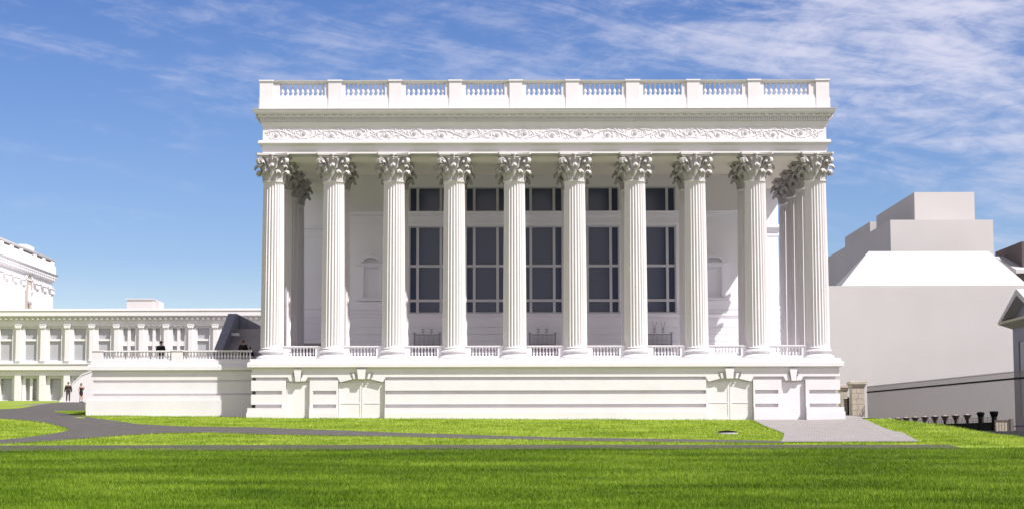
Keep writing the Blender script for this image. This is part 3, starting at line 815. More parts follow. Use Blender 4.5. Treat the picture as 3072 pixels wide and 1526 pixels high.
# --- aedicules (blind niches with segmental pediments)
for s in (-1, 1):
    c = XC+s*(XC-xw(1114)); nb = empty('blind_niche', bld, (c-XC, YW-YC, 0)); off = (c, YW, 0); k = 1/46.2
    mb = MB()
    mb.box(c-32*k, c-23*k, YW-.2, YW, zw(892), zw(799)); mb.box(c+23*k, c+32*k, YW-.2, YW, zw(892), zw(799))
    mb.box(c-37*k, c+37*k, YW-.24, YW, zw(799), zw(794.5)); mb.box(c-44*k, c+44*k, YW-.42, YW, zw(794.5), zw(789.5))
    arc = [(c+33*k*cos(t), zw(789.5)+.03+24*k*sin(t)) for t in [pi*i/16 for i in range(17)]]
    arc2 = [(c+23*k*cos(t), zw(789.5)+.03+15*k*sin(t)) for t in [pi*i/16 for i in range(17)]]
    for i in range(16): mb.prism([arc[i], arc[i+1], arc2[i+1], arc2[i]], YW-.5, YW)
    mb.prism([(c-3*k, zw(774)), (c+3*k, zw(774)), (c+5*k, zw(760)), (c-5*k, zw(760))], YW-.44, YW)
    mb.box(c-42*k, c+42*k, YW-.3, YW, zw(901), zw(893.5)); mb.box(c-20.9*k, c+20.9*k, YW+.25, YW+.44, zw(889.9), zw(802.1))
    B(mb, 'niche_surround', M['wall'], nb, off)

# --- iron grilles standing before the hall wall
def grille(cx, cy, z, antennas, label):
    t = thing('iron_grille', label, 'railing', 'low iron grilles inside the colonnade', (cx, cy, z))
    w = .82; h = WZ(1003, cy)-z; mb = MB()
    for i in range(21): x = -w+2*w*i/20; mb.box(x-.014, x+.014, -.014, .014, 0, h)
    mb.build('pickets', M['grille'], t)
    for zz_ in (.12, h*.68, h): mb = MB(); mb.box(-w-.03, w+.03, -.02, .02, zz_-.02, zz_+.02); mb.build('rail', M['grille'], t)
    for s in (-1, 1): mb = MB(); mb.box(s*w-.035, s*w+.035, -.035, .035, 0, h+.1); mb.box(s*w-.11, s*w+.11, -.03, .03, h+.1, h+.14); mb.build('post', M['grille'], t)
    for x in (-.27, .27):
        mb = MB(); pts = [(x+.07*cos(a), 0, h+.20+.05*sin(a)+.02*a*0) for a in [q*.5 for q in range(13)]]; mb.tube(pts, .02, 5)
        mb.box(x-.012, x+.012, -.012, .012, h, h+.16); mb.box(x-.10, x+.10, -.02, .02, h+.33, h+.38)
        mb.box(x-.01, x+.01, -.01, .01, h+.24, h+.33)
        if antennas:
            s = 1 if x > 0 else -1
            for d in (-.14, .16): mb.tube([(x, 0, h+.3), (x+d, 0, h+.85)], .012, 4)
        mb.build('finial', M['grille'], t)
for px0, ant, lab in ((1281, 0, 'low iron grille behind the balustrade between the third and fourth columns from the left'),
                      (1627, 0, 'low iron grille behind the balustrade between the fifth and sixth columns from the left'),
                      (1976, 1, 'low iron grille with tall forked rods behind the seventh bay of columns')):
    grille(WX(px0, 119.6, 1020), 119.6, zt_floor+.0, ant, lab)

# ------------------------------------------------------------------ TERRACE on the left
YT = 113.75
zt2 = lambda py: WZ(py, YT)
def xt(p, py=1140): return WX(p, YT, py)
tx0, tx1 = xt(273), XC-17.8; TYB = 150
ter = thing('terrace', 'white stone terrace with a balustrade joined to the left end of the columned building', 'terrace', loc=(tx0, YT, 0))
toff = (tx0, YT, 0)
zfl = zt2(1078)
mb = MB()
mb.box(tx0+.2, tx1, YT+.2, TYB, 1.5, zfl-.01)
for p0, p1, o in ((1290, 1197, .24), (1197, 1183.5, .18), (1183.5, 1177, -.11), (1177, 1144.5, 0), (1144.5, 1137, -.11), (1137, 1122.5, 0)):
    z0 = 1.5 if p0 == 1290 else zt2(p0)
    mb.box(tx0-o, tx1, YT-o, YT+.2, z0, zt2(p1)); mb.box(tx0-o, tx0+.2, YT+.2, TYB, z0, zt2(p1))
B(mb, 'retaining_wall', M['white'], ter, toff)
mb = MB(); mb.ring([(-.03, zt2(1122.4)), (-.03, zt2(1109)), (.20, zt2(1107)), (.20, zt2(1096)), (.14, zt2(1091)), (.04, zt2(1090)), (.04, zfl), (-.8, zfl)], tx0, tx1+6, YT, TYB)
mb.v = [(min(x, tx1), y, z) for x, y, z in mb.v]; B(mb, 'cornice', M['white'], ter, toff)
bal_t = mesh_of(baluster_mesh(zt2(1052)-zt2(1074), .085), 'baluster', M['white'])
def trun(p0, p1, n):
    e = empty('balustrade', ter, (0, 0, 0)); x0, x1 = xt(p0, 1060), xt(p1, 1060)
    mb = MB(); mb.box(x0, x1, YT+.05, YT+.5, zt2(1051.5), zt2(1047.5)); B(mb, 'rail', M['white'], e, toff)
    mb = MB(); mb.box(x0, x1, YT+.1, YT+.45, zfl, zt2(1074)); B(mb, 'base_rail', M['white'], e, toff)
    for i in range(n): inst('baluster', bal_t, e, (x0+(x1-x0)*(i+.5)/n-tx0, .27, zt2(1074)))
trun(308, 514, 22); trun(547, 752, 22)
for p0, p1 in ((276, 308), (514, 547)):
    mb = MB(); mb.box(xt(p0, 1060), xt(p1, 1060), YT-.02, YT+.56, zfl, zt2(1050)); mb.box(xt(p0, 1060)-.04, xt(p1, 1060)+.04, YT-.06, YT+.6, zt2(1050), zt2(1046.5)); B(mb, 'pier', M['white'], ter, toff)
# staircase beyond the terrace
YS0, YS1 = 124.0, 130.0
xs0 = WX(709, YS1, 960)
st = thing('staircase', 'broad dark grey flight of steps rising beyond the terrace, beside the leftmost column', 'staircase', loc=(xs0, YS0, zfl))
soff = (xs0, YS0, zfl)
zs1 = WZ(985, YS1); ns = 18; mb = MB()
for i in range(ns):
    y0 = YS0+(YS1-YS0)*i/ns; mb.box(xs0, XC-12, y0, YS1+1.2, zfl+(zs1-zfl)*i/ns, zfl+(zs1-zfl)*(i+1)/ns)
mb.v = [(x, y, z) for x, y, z in mb.v]
B(mb, 'steps', M['steps'], st, soff)
ya, yb = YS0-1.4, YS1; xa0 = WX(648, ya, 1070); xa1 = xs0
za_, zb_ = WZ(1073, ya), WZ(938, yb)
mb = MB(); mb.prism([(ya, zfl), (yb+1.5, zfl), (yb+1.5, zb_), (yb, zb_), (ya, za_)], xs0-.58, xs0-.003, 'x'); B(mb, 'stringer_wall', M['slate'], st, soff)
mb = MB(); yk = YS1+1.2
xk0, zk0 = W(711, 939, yk); xk1, zk1 = W(800, 984, yk); xk2, _ = W(700, 985, yk)
mb.prism([(xk0, zs1-.3), (xk0, zk0), (xk1, zk1), (xk1+3, zk1-.6), (xk1+3, zs1-.3)], yk, yk+.35)
for t in (.12, .34, .36, .62, .84): x = xk0+(xk1-xk0)*t; mb.box(x-.03, x+.03, yk-.05, yk, zs1, zk0+(zk1-zk0)*t-.05)
B(mb, 'back_wall', M['slate'], st, soff)
mb = MB(); lx, lz = W(706, 1001, YS0+3.6); mb.box(lx-.25, lx+.3, YS0+3.3, YS0+3.6, lz-.09, lz+.09); mb.box(lx-.1, lx+.1, YS0+3.25, YS0+3.3, lz-.03, lz+.03); B(mb, 'step_lamp', M['far_white'], st, soff)
# white sloping side wall left of the terrace
YV = 168.5
p = [W(176, 1212, YV), W(176, 1203, YV), W(222, 1143, YV), W(246, 1122, YV), W(282, 1108, YV), W(320, 1106, YV), W(320, 1215, YV)]
rw = thing('ramp_wall', 'plain white sloping side wall rising behind the left end of the terrace', 'wall', loc=(p[0][0], YV, 0)); mb = MB()
mb.prism(p, YV, YV+.5); B(mb, 'wall_face', M['far_white'], rw, (p[0][0], YV, 0))
mb = MB()
for (a, b), (c_, d) in zip(p[1:5], p[2:6]): mb.prism([(a, b), (c_, d), (c_, d+.12), (a, b+.12)], YV-.06, YV+.56)
B(mb, 'coping', M['far_white'], rw, (p[0][0], YV, 0))

# ------------------------------------------------------------------ WING BUILDING far left
YG = 175.0
zg = lambda py: WZ(py, YG)
def xg(p, py=1050): return WX(p, YG, py)
gx0, gx1 = xg(-640), xg(900)
wing = thing('wing_building', 'long low white two storey building with pilasters and tall windows beyond the terrace', 'building', loc=(xg(0), YG, 0)); go = (xg(0), YG, 0)
g0 = zg(1225); k = 1/32.0
bayc = [xg(p) for p in (-500, -426, -352, -278, -204, -130, -57, 16, 91, 164, 237, 311, 385, 460, 534, 608, 682)]
mb = MB()
mb.box(gx0, gx1, YG+1.3, YG+22, g0, zg(925))                                                       # body
lv = [(1078.5, 1098, .0), ]
mb.box(gx0, gx1, YG+.0, YG+1.3, zg(975), zg(961.5))
mb.box(gx0, gx1, YG-.12, YG+1.3, zg(1106), zg(1089)); mb.box(gx0, gx1, YG-.02, YG+1.3, zg(1089), zg(1080)); mb.box(gx0, gx1, YG-.2, YG-.0, zg(1089), zg(1086))
mb.box(gx0, gx1, YG+.15, YG+1.3, zg(1123), zg(1106))
gp = [WX(p, YG, 1000) for p in (51.6, 125, 200, 275, 348, 422, 497, 571, 645, 719)]
xspans = [(bayc[i]+bayc[i+1])/2 for i in range(len(bayc)-1)]
for x in xspans:
    mb.box(x-20*k+.0, x+20*k, YG+.1, YG+1.3, zg(1080), zg(975)) if False else mb.box(x-19*k, x+19*k, YG+.12, YG+1.3, zg(1080), zg(975))
    mb.box(x-9*k, x+9*k, YG+.05, YG+1.3, g0, zg(1123))
B(mb, 'wall', M['far_white'], wing, go)
mb = MB()
mb.ring([(0, zg(961.5)), (.06, zg(957)), (.06, zg(956.5)), (.12, zg(950)), (.45, zg(946)), (.5, zg(944.5)), (.5, zg(933)), (.58, zg(929)), (.2, zg(928)), (.2, zg(923)), (-.3, zg(923))], gx0, gx1, YG, YG+22)
for i in range(int((gx1-gx0)/.5)): x = gx0+i*.5; mb.box(x, x+.22, YG-.36, YG-.1, zg(955), zg(948.5))
B(mb, 'cornice', M['far_white'], wing, go)
for x in xspans:
    mb = MB(); mb.box(x-6.5*k, x+6.5*k, YG-.12, YG+.12, zg(1080), zg(981)); mb.box(x-8*k, x+8*k, YG-.16, YG+.12, zg(1079.8), zg(1075))
    for s in (-1, 0, 1): mb.prism([(x+s*5*k-.09, zg(981)), (x+s*5*k+.09, zg(981)), (x+s*8*k+.12, zg(972)), (x+s*8*k-.12, zg(972))], YG-.2, YG+.0)
    mb.box(x-10*k, x+10*k, YG-.22, YG+.1, zg(971.8), zg(969)); B(mb, 'pilaster', M['far_white'], wing, go)
double = {12, 13, 14}
for i, x in enumerate(bayc):
    w = empty('window', wing, (x-go[0], 0, 0)); off = (x, YG, 0)
    h = 18*k
    mb = MB()
    if i in double:
        for a, b, c_, d in ((-26, -18, 975, 1080), (18, 26, 975, 1080), (-18, 18, 975, 981), (-18, 18, 1020, 1034), (-4.5, 4.5, 981, 1080)):
            mb.box(x+a*k, x+b*k, YG+(.14 if c_ != 1020 else .16), YG+.4, zg(d), zg(c_))
        mb.box(x-27*k, x+27*k, YG-.05, YG+.14, zg(974.9), zg(970))
    else:
        for a, b, c_, d in ((-h/k-3, -h/k, 975, 1080), (h/k, h/k+3, 975, 1080), (-h/k, h/k, 975, 981), (-h/k, h/k, 1013, 1019), (-h/k, h/k, 1077, 1080)):
            mb.box(x+a*k, x+b*k, YG+.2, YG+.4, zg(d), zg(c_))
    B(mb, 'frame', M['far_white'], w, off)
    mb = MB(); mb.box(x-h-.3, x+h+.3, YG+.36, YG+.39, zg(1079.9), zg(975.1)); B(mb, 'pane', M['pale_glass'], w, off)
for i, x in enumerate(bayc[:14]):
    w = empty('ground_floor_window', wing, (x-go[0], 0, 0)); off = (x, YG, 0); mb = MB()
    mb.box(x-27*k, x-17*k, YG+.55, YG+1.3, g0, zg(1123)); mb.box(x+17*k, x+27*k, YG+.55, YG+1.3, g0, zg(1123)); mb.box(x-17*k, x+17*k, YG+.55, YG+1.3, zg(1130), zg(1123))
    mb.box(x-17*k, x+17*k, YG+.55, YG+1.3, g0, zg(1196))
    if i % 2 == 0: mb.box(x-4*k, x+4*k, YG+.6, YG+1.0, zg(1196), zg(1130))
    B(mb, 'frame', M['far_white'], w, off)
    mb = MB(); mb.box(x-17*k, x+17*k, YG+1.0, YG+1.05, zg(1196), zg(1130)); B(mb, 'pane', M['pale_glass'], w, off)
mb = MB(); a, z1 = W(380, 895.5, YG+9); b, _ = W(458, 895.5, YG+9); b2, _ = W(471, 897, YG+9)
mb.box(a, b, YG+9, YG+13, zg(925)-.1, z1); mb.box(a-.08, b+.08, YG+8.9, YG+13.1, z1, z1+.1); mb.box(b, b2, YG+10, YG+12.6, zg(925)-.1, z1-.05); B(mb, 'roof_housing', M['mass'], wing, go)

# ------------------------------------------------------------------ PAVILION far left behind the wing (facade faces right)
Yn, Yf = 182.0, 211.6
XPv, ztp = W(157, 776, Yf)
zv = lambda py: W(157, py, Yf)[1]
pav = thing('corner_pavilion', 'tall white pavilion with roof balustrade and paired pilasters at the far left edge', 'building', loc=(XPv, Yf, 0)); po = (XPv, Yf, 0)
mb = MB(); mb.box(XPv-24, XPv, Yn, Yf, 4, zv(842)); B(mb, 'wall', M['far_white'], pav, po)
mb = MB(); mb.ring([(.03, zv(862)), (.12, zv(861)), (.12, zv(858)), (.03, zv(857)), (.03, zv(845)), (.25, zv(842)), (.3, zv(838)), (.45, zv(832)), (.45, zv(828)), (.62, zv(822)), (.3, zv(821))], XPv-24, XPv, Yn, Yf)
for i in range(34): y = Yf-.2-i*.85; mb.box(XPv+.28, XPv+.42, y-.35, y, zv(839), zv(832.5))
B(mb, 'cornice', M['far_white'], pav, po)
mb = MB(); mb.ring([(.3, zv(821)), (.3, zv(797)), (.1, zv(796))], XPv-24, XPv, Yn, Yf); B(mb, 'attic', M['far_white'], pav, po)
mb = MB(); mb.ring([(.15, zv(781)), (.3, zv(779)), (.35, zv(776)), (.1, zv(776))], XPv-24, XPv, Yn, Yf)
B(mb, 'rail', M['far_white'], pav, po)
mb = MB(); mb.box(XPv-23, XPv-.0, Yn+.3, Yf-.3, zv(796.5), zv(781.5)); B(mb, 'dark_opening_sheet', M['iron'], pav, po)  # dark sheet standing in for the darkness in the parapet openings
ycur = Yf+.15
for i, (w_, g_) in enumerate([(1.5, 2.6), (1.2, 2.6), (1.2, 4.6), (1.2, 2.6), (1.2, 2.6), (1.2, 4.6), (1.2, 2.6)]):
    mb = MB(); mb.box(XPv-.6, XPv+.22, ycur-w_, ycur, zv(796.5), zv(781.2)); mb.box(XPv+.25, XPv+.40, ycur-w_, ycur, zv(821), zv(797)); B(mb, 'parapet_pier', M['far_white'], pav, po)
    yb_ = ycur-w_; mb = MB()
    for q in range(int(g_/.4)):
        mb = MB(); mb.lathe([(.10, 0), (.05, .1), (.09, .2), (.04, .34), (.03, .36)], (XPv+.12, yb_-.2-q*.4, zv(796.5)), 6); B(mb, 'baluster', M['far_white'], pav, po)
    ycur = yb_-g_
mb = MB()
for y in (Yf-.7, Yf-3.9, Yf-7.3, Yf-13.0, Yf-16.2, Yf-19.6, Yf-25):
    mb.box(XPv, XPv+.22, y-.55, y+.55, 5, zv(884))
    mb.prism([(y-.5, zv(884)), (y+.5, zv(884)), (y+.85, zv(866)), (y-.85, zv(866))], XPv, XPv+.28, 'x'); mb.box(XPv, XPv+.35, y-.9, y+.9, zv(866), zv(863))
    for q in (-.45, 0, .45): mb.box(XPv+.2, XPv+.4, y+q-.14, y+q+.14, zv(880), zv(874))
B(mb, 'pilasters', M['far_white'], pav, po)
mb = MB(); yc = Yf-10.2; arc = [(yc+1.35*cos(t), zv(893)+1.9*sin(t)) for t in [pi*i/12 for i in range(13)]]
mb.prism([(yc+1.35, 8)]+arc+[(yc-1.35, 8)], XPv, XPv+.04, 'x'); B(mb, 'arched_niche', M['stone'], pav, po)
mb = MB()
o_ = [(yc+1.75*cos(t), zv(893)+2.4*sin(t)) for t in [pi*i/12 for i in range(13)]]
for i in range(12): mb.prism([arc[i], arc[i+1], o_[i+1], o_[i]], XPv, XPv+.12, 'x')
mb.lathe([(.3, 0), (.26, .6), (.2, 1.1), (.26, 1.4), (.1, 1.7), (.14, 1.9), (.03, 2.1)], (XPv+.1, yc, zv(921)-.3), 8); B(mb, 'arch_surround', M['far_white'], pav, po)
rx, rz_ = W(76, 740, 198); mb = MB(); mb.box(WX(61, 205, 735), WX(89, 205, 735), 203.5, 207, zv(800), WZ(734, 205)); B(mb, 'roof_housing', M['far_white'], pav, po)

# ------------------------------------------------------------------ plain massing building on the right
def mass():
    Y1 = 150.0; t = thing('stepped_building', 'big plain warm grey building with a pale sloped roof and stacked roof blocks', 'building', loc=(WX(2500, Y1, 860), Y1, 0)); o = (WX(2500, Y1, 860), Y1, 0)
    z1 = WZ(858.5, Y1); mb = MB(); mb.box(WX(2380, Y1, 858), WX(3330, Y1, 858), Y1, Y1+45, 1.5, z1); B(mb, 'wall', M['mass'], t, o)
    xa = WX(2524, Y1, 858); xb = WX(3085, Y1, 858); Yr = 155.2
    ra, zr_ = W(2605.6, 755.6, Yr); rb, _ = W(2965, 755.6, Yr)
    mb = MB(); vs = [(xa, Y1+.02, z1+.004), (xb, Y1+.02, z1+.004), (rb, Yr, zr_), (ra, Yr, zr_), (xa, Yr, z1+.004), (xb, Yr, z1+.004)]
    mb.add(vs, [(0, 1, 2, 3), (0, 3, 4), (1, 5, 2), (4, 3, 2, 5)]); B(mb, 'sloped_roof', M['mass_white'], t, o)
    Y2 = 157.5; a, z2 = W(2671, 662, Y2); b, _ = W(2979, 662, Y2)
    mb = MB(); mb.box(a, b, Y2, Y2+42, z1+.002, z2); B(mb, 'lower_roof_block', M['mass'], t, o)
    Y3 = 162; a3, z3 = W(2743, 579, Y3); b3, _ = W(2923, 579, Y3); u = (2743-1536)/(2627.5-1536)
    mb = MB(); mb.box(a3, b3, Y3, Y3*u, z2+.002, z3); B(mb, 'upper_roof_block', M['mass'], t, o)
    Y4 = 180; a4, z4 = W(2610, 667, Y4); u = (2610-1536)/(2534-1536.)
    mb = MB(); mb.box(a4, a4+1.2, Y4, Y4*u, z2-3, z4); B(mb, 'rear_roof_block', M['mass'], t, o)
mass()
def far_block():
    Y0 = 165.; x0, zt_ = W(3065, 727, Y0); t = thing('distant_brown_block', 'dark brown grey block rising at the right edge above the gabled building', 'building', loc=(x0, Y0, 0)); o = (x0, Y0, 0)
    mb = MB(); mb.box(x0, x0+20, Y0, Y0*1529/1449., WZ(850, Y0), zt_); B(mb, 'upper_wall', M['mass_dark'], t, o)
    mb = MB(); mb.box(x0-.35, x0+20, Y0-.4, Y0+10, 2, WZ(812, Y0)); B(mb, 'lower_wall', M['mass_dark'], t, o)
    mb = MB(); zz0 = WZ(815, Y0); 
    mb.add([(x0-.9, Y0-1.2, zz0), (x0+20, Y0-1.2, zz0), (x0+20, Y0+6, zz0+1.9), (x0-.9, Y0+6, zz0+1.9), (x0-.9, Y0-1.2, zz0-.3), (x0+20, Y0-1.2, zz0-.3), (x0+20, Y0+6, zz0), (x0-.9, Y0+6, zz0)],
           [(0, 1, 2, 3), (4, 7, 6, 5), (0, 4, 5, 1), (0, 3, 7, 4), (3, 2, 6, 7), (1, 5, 6, 2)]); B(mb, 'lean_to_roof', M['mass_white'], t, o)
far_block()
def gabled():
    Xw = 33.5; Xo = 32.7; Yt, Ya = 125.2, 120.5; Yn_ = 2*Ya-Yt
    t = thing('gabled_building', 'building with dark shade-grey walls, a pediment gable and olive eave at the right edge', 'building', loc=(Xw, Ya, 0)); o = (Xw, Ya, 0)
    zt_ = W(2996, 969, Yt)[1]; za_ = W(3052, 868, Ya)[1]; ze_ = W(3032.5, 987, Yt-.5)[1]
    mb = MB(); mb.prism([(Yt-.6, 1.5), (Yt-.6, zt_), (Ya, za_-.5), (Yn_+.6, zt_), (Yn_+.6, 1.5)], Xw, Xw+22, 'x'); B(mb, 'wall', M['shade_wall'], t, o)
    mb = MB()
    for sg, Ye in ((1, Yt), (-1, Yn_)):
        mb.prism([(Ye, zt_+.02), (Ya, za_), (Ya, za_-.42), (Ye-sg*.75, zt_+.02)], Xo, Xw+22.5, 'x')
    B(mb, 'gable_roof', M['mass_white'], t, o)
    mb = MB(); mb.prism([(Yt+.02, zt_), (Yn_-.02, zt_), (Yn_+.0, zt_-.16), (Yt, zt_-.16)], Xo-.02, Xw-.01, 'x')
    mb.add([(Xo, Yt, zt_-.161), (Xo, Yn_, zt_-.161), (Xw, Yn_+.6, zt_-.5), (Xw, Yt-.6, zt_-.5), (Xw, Yn_, zt_-.161), (Xw, Yt, zt_-.161)], [(0, 1, 2, 3), (0, 3, 5), (1, 4, 2)])
    B(mb, 'eave', M['eave'], t, o)
    yw1 = 33.5*5590/(3058-1536); w = empty('window', t, (0, yw1-Ya, 0)); 
    zwn = W(3060, 1027, yw1)[1]; mb = MB(); mb.box(Xw-.03, Xw-.001, yw1-2.2, yw1, 3.4, zwn); B(mb, 'pane', M['glass'], w, (Xw, yw1, 0))
    mb = MB(); mb.box(Xw-.1, Xw-.03, yw1-2.3, yw1+.1, zwn, zwn+.12); mb.box(Xw-.08, Xw-.03, yw1-.08, yw1+.04, 3.4, zwn); mb.box(Xw-.08, Xw-.03, yw1-2.25, yw1-2.13, 3.4, zwn); B(mb, 'frame', M['shade_wall'], w, (Xw, yw1, 0))
gabled()

# ------------------------------------------------------------------ fence, gate piers, posts, bins on the right
FA = Vector((24.7, 130.0, 2.35)); FB = Vector((28.9, 95.0, 2.0)); FZ = 5.66; RZ = 5.24
fence = thing('picket_fence', 'tall fine iron picket fence running from the stone gate pier to the right edge', 'fence', loc=FA)
fd = (FB-FA); fl = sqrt(fd.x**2+fd.y**2); fu = Vector((fd.x/fl, fd.y/fl, 0)); fnrm = Vector((-fu.y, fu.x, 0)); fz = math.atan2(fu.y, fu.x)
npan = 9
for i in range(npan):
    L = fl/npan; zlo = G(*(FA+fu*(i+.5)*L)[:2])-.1-FA.z; mb = MB(); dq = L/round(L/.13); q = dq/2
    while q < L:
        mb.box(q-.011, q+.011, -.011, .011, zlo, FZ-FA.z); q += dq
    o = mb.build('picket_panel', M['picket'], fence); o.location = (fu*i*L); o.rotation_euler = (0, 0, fz)
    mb = MB(); mb.box(0, L, -.03, .03, RZ-FA.z-.05, RZ-FA.z+.05); o = mb.build('rail', M['black'], fence); o.location = fu*i*L; o.rotation_euler = (0, 0, fz)
    mb = MB(); mb.box(0, L, -.012, .012, FZ-FA.z-.08, FZ-FA.z-.06); mb.box(0, L, -.02, .02, .25, .29); o = mb.build('thin_rail', M['picket'], fence); o.location = fu*i*L; o.rotation_euler = (0, 0, fz)
mb = MB(); mb.box(fl-.4, fl-.1, -.15, .15, -1, FZ-FA.z+.1); o = mb.build('end_post', M['iron'], fence); o.rotation_euler = (0, 0, fz)

def pier(px0, px1, pyt, Y, label, depth=1.1):
    x0, zt_ = W(px0, pyt, Y); x1, _ = W(px1, pyt, Y); t = thing('gate_pier', label, 'gate pier', 'stone gate piers', ((x0+x1)/2, Y, 0)); o = ((x0+x1)/2, Y, 0)
    zb = G((x0+x1)/2, Y)-.3; zc_ = zt_-.42; mb = MB(); nrow = int((zc_-zb)/.36); hh = (zc_-zb)/nrow
    mb.box(x0+.02, x1-.02, Y+.02, Y+depth-.02, zb, zc_)
    for r in range(nrow):
        sp = .5 if r % 2 else .36
        xm = x0+(x1-x0)*sp
        for a, b in ((x0, xm-.012), (xm+.012, x1)): mb.box(a, b, Y, Y+.2, zb+r*hh+.012, zb+(r+1)*hh-.012)
        mb.box(x0, x1, Y+.2, Y+depth, zb+r*hh+.012, zb+(r+1)*hh-.012)
    B(mb, 'shaft', M['stone'], t, o)
    mb = MB(); mb.ring([(0, zc_+.001), (.06, zc_+.06), (.06, zc_+.16), (.15, zc_+.24), (.15, zt_), (.0, zt_+.03)], x0, x1, Y, Y+depth); B(mb, 'cap', M['stone'], t, o)
pier(2555, 2592, 1145, 128.0, 'tan stone block gate pier with a moulded cap between the driveway and the picket fence')
pier(2522, 2541, 1156, 133.0, 'shorter pale stone pier partly hidden by the corner of the columned building')
gt = thing('iron_gate', 'folded back dark iron gate leaf standing between the two stone piers', 'gate', loc=(WX(2544, 129, 1200), 129, 2.3))
mb = MB(); h = WZ(1192, 129)-2.3; mb.box(-.05, .05, -.05, .05, 0, h); mb.build('gate_post', M['black'], gt)
mb = MB()
for q in range(9): mb.box(-.03+q*.006, -.01+q*.006, .1+q*.2, .13+q*.2, .1, h-.1)
for z in (.15, h*.5, h-.15): mb.box(-.05, .05, .05, 1.8, z, z+.05)
mb.build('gate_leaf', M['black'], gt)

# row of flared posts along a low kerb whose black stands in for shadow
ord_ = ['second', 'third', 'fourth', 'fifth', 'sixth', 'seventh', 'eighth', 'ninth', 'tenth']
px_posts = [2618, 2641, 2664, 2688, 2713, 2740, 2769, 2799, 2829, 2861, 2896]
def post_proto():
    mb = MB(); mb.box(-.075, .075, -.06, .06, -.2, .58); a = mb
    c = MB(); c.lathe([(.08, .56), (.10, .62), (.16, .78), (.24, .90), (.24, .94), (.20, .94), (.12, .82), (.05, .66)], n=8)
    l = MB(); l.lathe([(.02, .82), (.12, .88), (.15, .94), (.10, .98), (.03, 1.0)], n=8)
    return mesh_of(a, 'post', M['black']), mesh_of(c, 'flared_head', M['rust']), mesh_of(l, 'pale_top', M['stone'])
pm = post_proto()
def post_at(px, i, n):
    # posts stand parallel to the fence, one metre in front of it
    s = (px-1536)/FPX
    # X = Xa + (Xb-Xa)*(Ya-Y)/(Ya-Yb), X = s*Y
    Ya_, Xa_, Yb_, Xb_ = 127.0, 24.55, 104.0, 26.9
    m_ = (Xb_-Xa_)/(Ya_-Yb_); Y = (Xa_+m_*Ya_)/(s*1.0+m_); return s*Y, Y
for i, p in enumerate(px_posts):
    x, y = post_at(p, i, 11)
    lab = 'flared top iron post nearest the stone gate pier, almost hidden by the grass' if i == 0 else ('flared top iron post standing next to the black waste bins' if i == 10 else '%s flared top iron post counted from the stone gate pier' % ord_[i-1])
    t = thing('street_post', lab, 'post', 'flared iron posts in front of the picket fence', (x, y, 2.38))
    t.scale = (1, 1, 1.0)
    for nme, me in zip(('post', 'flared_head', 'pale_top'), pm): inst(nme, me, t)
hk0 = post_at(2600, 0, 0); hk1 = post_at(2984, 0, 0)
kb = thing('shade_kerb_wall', 'long low kerb wall, black standing in for shadow, under the row of flared iron posts', 'low wall', loc=(hk0[0], hk0[1], 2.38))
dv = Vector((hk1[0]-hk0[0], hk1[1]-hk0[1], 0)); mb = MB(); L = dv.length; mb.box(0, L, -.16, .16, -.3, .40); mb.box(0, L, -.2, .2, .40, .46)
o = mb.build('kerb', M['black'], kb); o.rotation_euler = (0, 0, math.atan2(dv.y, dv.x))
mb = MB(); mb.box(0, L, -.012, .012, .72, .745); mb.box(0, L, -.012, .012, .56, .58)
q = 0
while q < L: mb.box(q-.008, q+.008, -.008, .008, .36, .72); q += .22
o = mb.build('railing', M['iron'], kb); o.rotation_euler = (0, 0, math.atan2(dv.y, dv.x))
for px0, lab, pf in ((2932, 'black waste bin with a domed flared lid, the one nearer the flared posts', [(.02, 1.10), (.24, 1.08), (.30, 1.02), (.30, .97), (.22, .84), (.20, .60), (.22, .3), (.24, 0)]),
                 (2972, 'black flat topped waste bin right beside the short pale stone wall', [(.02, 1.09), (.31, 1.09), (.33, 1.05), (.31, .95), (.22, .78), (.20, .55), (.25, .3), (.27, 0)])):
    x, y = post_at(px0, 0, 0); t = thing('waste_bin', lab, 'bin', 'black waste bins', (x, y-.3, 2.36)); 
    pf = [(a*.74, b) for a, b in pf]; body = [p for p in pf if p[1] < .9]; lid = [p for p in pf if p[1] >= .9]
    mb = MB(); mb.lathe(body[::-1], n=16); mb.build('body', M['black'], t)
    mb = MB(); mb.lathe([body[0]]+lid[::-1], n=16); mb.build('lid', M['black'], t)
x0, zb = W(2988, 1284, 103.2); x1, zt_ = W(3036, 1264, 103.2)
lw = thing('low_stone_wall', 'short pale stone wall with a thin brown rail beside the black bins', 'low wall', loc=(x0, 103.2, 0)); lo = (x0, 103.2, 0)
mb = MB(); mb.box(x0, x1, 103.2, 103.5, 2.1, zt_); B(mb, 'wall_face', M['stone'], lw, lo)
mb = MB(); mb.box(x0-.02, x1+.02, 103.16, 103.54, zt_, zt_+.06); B(mb, 'rail', M['iron'], lw, lo)
mb = MB(); mb.box(x1-.17, x1+.02, 103.1, 103.3, 2.2, zt_+.12); B(mb, 'end_post', M['iron'], lw, lo)
# black ground cover in the lawn
cx_, cy_ = hit(2181, 1301)
cv_ = thing('ground_hatch', 'small black lens shaped hatch lying in the grass near the paved drive', 'hatch', loc=(cx_, cy_, G(cx_, cy_)))
mb = MB(); mb.lathe([(.50, -.1), (.50, .08), (.46, .13), (.10, .18)], n=20); o = mb.build('lid', M['black'], cv_)
mb = MB(); mb.lathe([(.58, -.12), (.58, .05), (.51, .06)], n=20); mb.build('rim', M['steps'], cv_)

